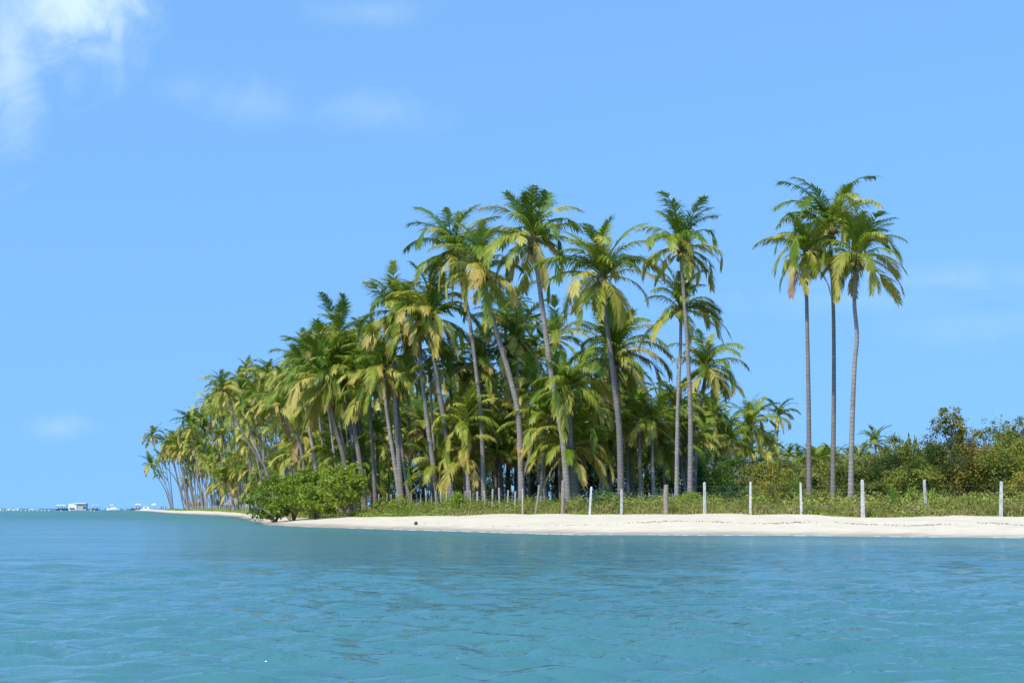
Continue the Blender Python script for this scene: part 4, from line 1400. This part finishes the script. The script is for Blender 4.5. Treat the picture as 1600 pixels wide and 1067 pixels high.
def person(x, y, z, h, shirt, shorts, label, rz=0.0, arm=0.2):
    """standing figure: one continuous skinned body, clothing and hair as children"""
    s = h / 1.75
    J = dict(pel=(0, 0, .95), chest=(0, 0, 1.28), neck=(0, 0, 1.47), head=(0, .01, 1.58), crown=(0, 0, 1.70),
             sl=(-.19, 0, 1.40), el=(-.25 - arm * .3, .02, 1.12), wl=(-.26 - arm * .5, .1, .88), hl=(-.26 - arm * .5, .13, .79),
             sr=(.19, 0, 1.40), er=(.25, .02, 1.12), wr=(.24, .14, .90), hr=(.23, .18, .82),
             kl=(-.11, .03, .5), al=(-.12, 0, .09), fl=(-.13, .16, .04), kr=(.12, .05, .5), ar=(.14, .04, .09), fr=(.15, .2, .04))
    E = [('pel', 'chest'), ('chest', 'neck'), ('neck', 'head'), ('head', 'crown'), ('chest', 'sl'), ('sl', 'el'), ('el', 'wl'), ('wl', 'hl'),
         ('chest', 'sr'), ('sr', 'er'), ('er', 'wr'), ('wr', 'hr'), ('pel', 'kl'), ('kl', 'al'), ('al', 'fl'), ('pel', 'kr'), ('kr', 'ar'), ('ar', 'fr')]
    rad = dict(pel=.15, chest=.15, neck=.06, head=.095, crown=.07, sl=.07, el=.05, wl=.035, hl=.04, sr=.07, er=.05, wr=.035, hr=.04,
               kl=.07, al=.045, fl=.04, kr=.07, ar=.045, fr=.04)
    names = list(J)
    me = bpy.data.meshes.new('person')
    me.from_pydata([tuple(c * s for c in J[k]) for k in names], [(names.index(a), names.index(b)) for a, b in E], [])
    o = bpy.data.objects.new('person', me)
    link(o)
    o.location = (x, y, z)
    o.rotation_euler = (0, 0, rz)
    md = o.modifiers.new('skin', 'SKIN')
    for k, sv in zip(names, me.skin_vertices[0].data):
        sv.radius = (rad[k] * s, rad[k] * s)
        sv.use_root = (k == 'pel')
    sb = o.modifiers.new('sub', 'SUBSURF')
    sb.levels = 1
    sb.render_levels = 1
    me.materials.append(M['skin'])
    tag(o, label, 'person')
    mb = MB(); mb.tube([(0, 0, .92 * s), (0, 0, 1.1 * s), (0, 0, 1.3 * s), (0, 0, 1.46 * s)], [.175 * s, .17 * s, .2 * s, .12 * s], 10); mb.build('shirt', M[shirt], o, True)
    mb = MB()
    mb.tube([(-.05 * s, 0, .98 * s), (-.09 * s, .01, .75 * s), (-.11 * s, .02, .52 * s)], [.14 * s, .12 * s, .1 * s], 8)
    mb.tube([(.05 * s, 0, .98 * s), (.09 * s, .01, .75 * s), (.12 * s, .03, .52 * s)], [.14 * s, .12 * s, .1 * s], 8)
    mb.build('shorts', M[shorts], o, True)
    mb = MB(); mb.sphere((0, -.02 * s, 1.66 * s), .105 * s, 10, 6); mb.build('hair', M['hair'], o, True)
    return o


for px, Y, sh, so, lab, rz in ((252, 760, 'green_cloth', 'dark_blue', 'person in dark green shirt standing on the beach tip', 0.4), (255.5, 755, 'green_cloth', 'hair', 'person in dark clothes between two others on the beach tip', 2.0),
                               (259, 765, 'red', 'blue_cloth', 'person in red shirt standing rightmost on the beach tip', -0.5)):
    x = xat(px, Y)
    person(x, Y, gz(x, Y), 1.75, sh, so, lab, rz)


def hull(mb, L, B, H, z0=-0.3, nose=0.35, flat=False):
    """boat hull along X: sections from stern to bow"""
    secs = []
    n = 9
    for i in range(n):
        u = i / (n - 1)
        w = B / 2 * (1 if flat or u < 1 - nose else math.cos((u - (1 - nose)) / nose * math.pi / 2) ** 0.7 + 0.02)
        sh = H * (1 + 0.25 * u ** 3)
        x = -L / 2 + L * u
        secs.append([(x, -w, sh), (x, -w * 0.9, H * 0.3), (x, -w * 0.45, z0), (x, w * 0.45, z0), (x, w * 0.9, H * 0.3), (x, w, sh)])
    b = len(mb.v)
    for s in secs: mb.v += s
    for i in range(n - 1):
        for k in range(5):
            mb.f.append((b + i * 6 + k, b + (i + 1) * 6 + k, b + (i + 1) * 6 + k + 1, b + i * 6 + k + 1))
        mb.f.append((b + i * 6 + 5, b + (i + 1) * 6 + 5, b + (i + 1) * 6, b + i * 6))
    mb.f.append(tuple(b + k for k in range(6)))
    mb.f.append(tuple(b + (n - 1) * 6 + k for k in range(5, -1, -1)))


def boat(px, Y, L, B, H, label, hull_mat, canopy=None, cab=None, rz=0.0, flat=False, nose=0.35, name='boat', seats=0):
    root = empty(name, (xat(px, Y), Y, 0), rz)
    tag(root, label, 'boat')
    mb = MB(); hull(mb, L, B, H, nose=nose, flat=flat); mb.build('hull', M[hull_mat], root)
    if canopy:
        x0, x1, zc, mt = canopy
        mb = MB(); mb.box((x0, -B / 2 * 1.05, zc), (x1, B / 2 * 1.05, zc + 0.5)); cn = mb.build('canopy', M[mt], root)
        for sx in (x0 + .2, (x0 + x1) / 2, x1 - .2):
            for sy in (-1, 1):
                mb = MB(); mb.tube([(sx, sy * B * .44, H * 0.8), (sx, sy * B * .44, zc + 0.02)], [.07, .07], 5); mb.build('canopy_pole', M['grey'], cn)
    if cab:
        x0, x1, z1, mt = cab
        mb = MB()
        mb.add([(x0, -B * .36, H), (x1, -B * .36, H), (x1, B * .36, H), (x0, B * .36, H), (x0 + .1, -B * .3, z1), (x1 - .5, -B * .3, z1), (x1 - .5, B * .3, z1), (x0 + .1, B * .3, z1)],
               [(0, 1, 5, 4), (1, 2, 6, 5), (2, 3, 7, 6), (3, 0, 4, 7), (4, 5, 6, 7)])
        mb.build('cabin', M[mt], root)
        mb = MB(); mb.box((x0 + .5, -B * .36 - .03, H + .25 * (z1 - H)), (x1 - 1.0, -B * .345 + .02, H + .7 * (z1 - H))); mb.build('window', M['glass_dark'], root)
    for k in range(seats):
        mb = MB(); xx = -L * .35 + k * L * .7 / max(1, seats - 1)
        mb.box((xx, -B * .35, H * .6), (xx + .5, B * .35, H + .45)); mb.box((xx, -B * .35, H + .453), (xx + .12, B * .35, H + 1.0)); mb.build('seat', M['dark_blue'], root)
    return root


BY = 1000
boat(97.5, BY, 7.4, 2.6, 0.7, 'leftmost boat, dark blue with white canopy roof', 'dark_blue', (-3.6, 2.2, 3.0, 'white'), None, seats=5)
# floating house
fh = empty('houseboat', (xat(122.5, BY), BY, 0))
tag(fh, 'white floating boathouse with flat overhanging roof', 'houseboat')
mb = MB(); mb.box((-5.6, -2.4, -0.2), (5.4, 2.4, 0.5)); mb.build('pontoon', M['grey'], fh)
mb = MB(); mb.box((-5.5, -2.2, 0.503), (-0.6, 2.2, 4.0)); mb.build('cabin', M['white'], fh)
mb = MB(); mb.box((-4.9, -2.25, 0.6), (-1.6, -2.203, 1.5)); mb.build('opening', M['glass_dark'], fh)
mb = MB(); mb.box((-0.597, -1.8, 0.503), (5.2, 2.2, 3.98)); mb.build('side_wall', M['grey'], fh)
mb = MB(); mb.box((3.4, -1.86, 0.9), (4.9, -1.803, 2.3)); mb.build('window', M['glass_dark'], fh)
mb = MB(); mb.box((-2.4, -2.7, 4.003), (5.3, 2.7, 4.45)); mb.build('roof', M['white'], fh)
boat(148.5, BY, 3.6, 2.4, 0.7, 'small dark boat with white canopy right of the boathouse', 'dark_blue', (-1.7, 1.8, 3.0, 'white'), None, rz=0.5, seats=2)
boat(177, BY, 8.2, 2.6, 1.0, 'white speedboat with low cabin and sun top', 'white', (-0.6, 1.9, 3.1, 'white'), (-1.8, 1.6, 1.9, 'white'), rz=math.pi, nose=0.5)
boat(213, 960, 6.6, 2.4, 0.8, 'dark blue boat with white canopy moored at the beach tip', 'dark_blue', (-0.5, 2.8, 3.4, 'white'), None, seats=2)
boat(228, 930, 5.6, 2.2, 1.0, 'white motorboat pulled up against the beach tip', 'white', None, (-1.4, 1.6, 2.3, 'white'), rz=0.3)
for px, sh, lab in ((210.5, 'white', 'person in white shirt aboard the moored blue boat'), (214, 'red', 'person in red shirt aboard the moored blue boat'), (218, 'blue_cloth', 'person in blue shirt aboard the moored blue boat')):
    person(xat(px, 960), 960 - 0.5, 0.75, 1.75, sh, 'dark_blue', lab, px)

# buoys
r = random.Random(8)
BUO = [(x, 800 + r.uniform(-25, 25)) for x in (1, 5, 10, 14, 20, 23, 28, 33, 40, 46, 52, 58, 65, 70, 77)] + [(95.5, 780), (109, 740), (142.5, 760), (147.5, 700)]
nb = MB()
nb.sphere((0, 0, 0.12), 0.33, 10, 7)
nb.tube([(0, 0, 0.4), (0, 0, 0.6)], [0.08, 0.05], 6)
bm_ = mesh_np('buoy', nb.v, nb.f, M['yellow'], True)
ORD = ['leftmost', 'second from the left', 'third from the left', 'fourth from the left', 'fifth from the left', 'sixth from the left', 'seventh from the left', 'middle one', 'seventh from the right', 'sixth from the right',
       'fifth from the right', 'fourth from the right', 'third from the right', 'second from the right', 'rightmost']
for i, (px, Y) in enumerate(BUO):
    o = obj('buoy', bm_, None, (xat(px, Y), Y, 0))
    if i < 15:
        tag(o, 'small yellowish buoy, %s in the floating line' % ORD[i], 'buoy', 'buoys in the swimming line')
    else:
        tag(o, ['yellow buoy floating in front of the leftmost boat', 'yellow buoy floating before the boathouse', 'yellow buoy floating left of the small canopy boat', 'nearest yellow buoy, floating before the small canopy boat'][i - 15], 'buoy')

# surf on the far reef
r = np.random.default_rng(15)
v, f = [], []
def foam(px0, px1, Y, h):
    px = px0
    while px < px1:
        w = r.uniform(1.0, 3.0)
        x0, x1 = xat(px, Y), xat(px + w, Y)
        hh = h * r.uniform(0.3, 1.1)
        n = len(v)
        m_ = (x0 + x1) / 2
        v.extend([(x0, Y - 4, 0.0), (x1, Y - 4, 0.0), (x1, Y + 5, 0.0), (x0, Y + 5, 0.0), (m_ - (x1 - x0) * .3, Y, hh), (m_ + (x1 - x0) * .3, Y + 1, hh * 0.9)])
        f.extend([(n, n + 1, n + 5, n + 4), (n + 1, n + 2, n + 5), (n + 2, n + 3, n + 4, n + 5), (n + 3, n, n + 4)])
        px += w * r.uniform(0.7, 2.4)
for a, b, h in ((-60, -10, 1.2), (0, 2, 1.0), (12, 30, 1.6), (46, 60, 1.2), (158, 164, 0.9), (194, 199, 1.0)):
    foam(a, b, 1700, h * 0.6)
M['foam'] = plain('surf_foam', (0.82, 0.84, 0.85), 0.9, 0.05)
tag(obj('surf', mesh_np('surf', v, f, M['foam'])), 'white surf breaking on the far reef at the horizon', 'surf', kind='stuff')
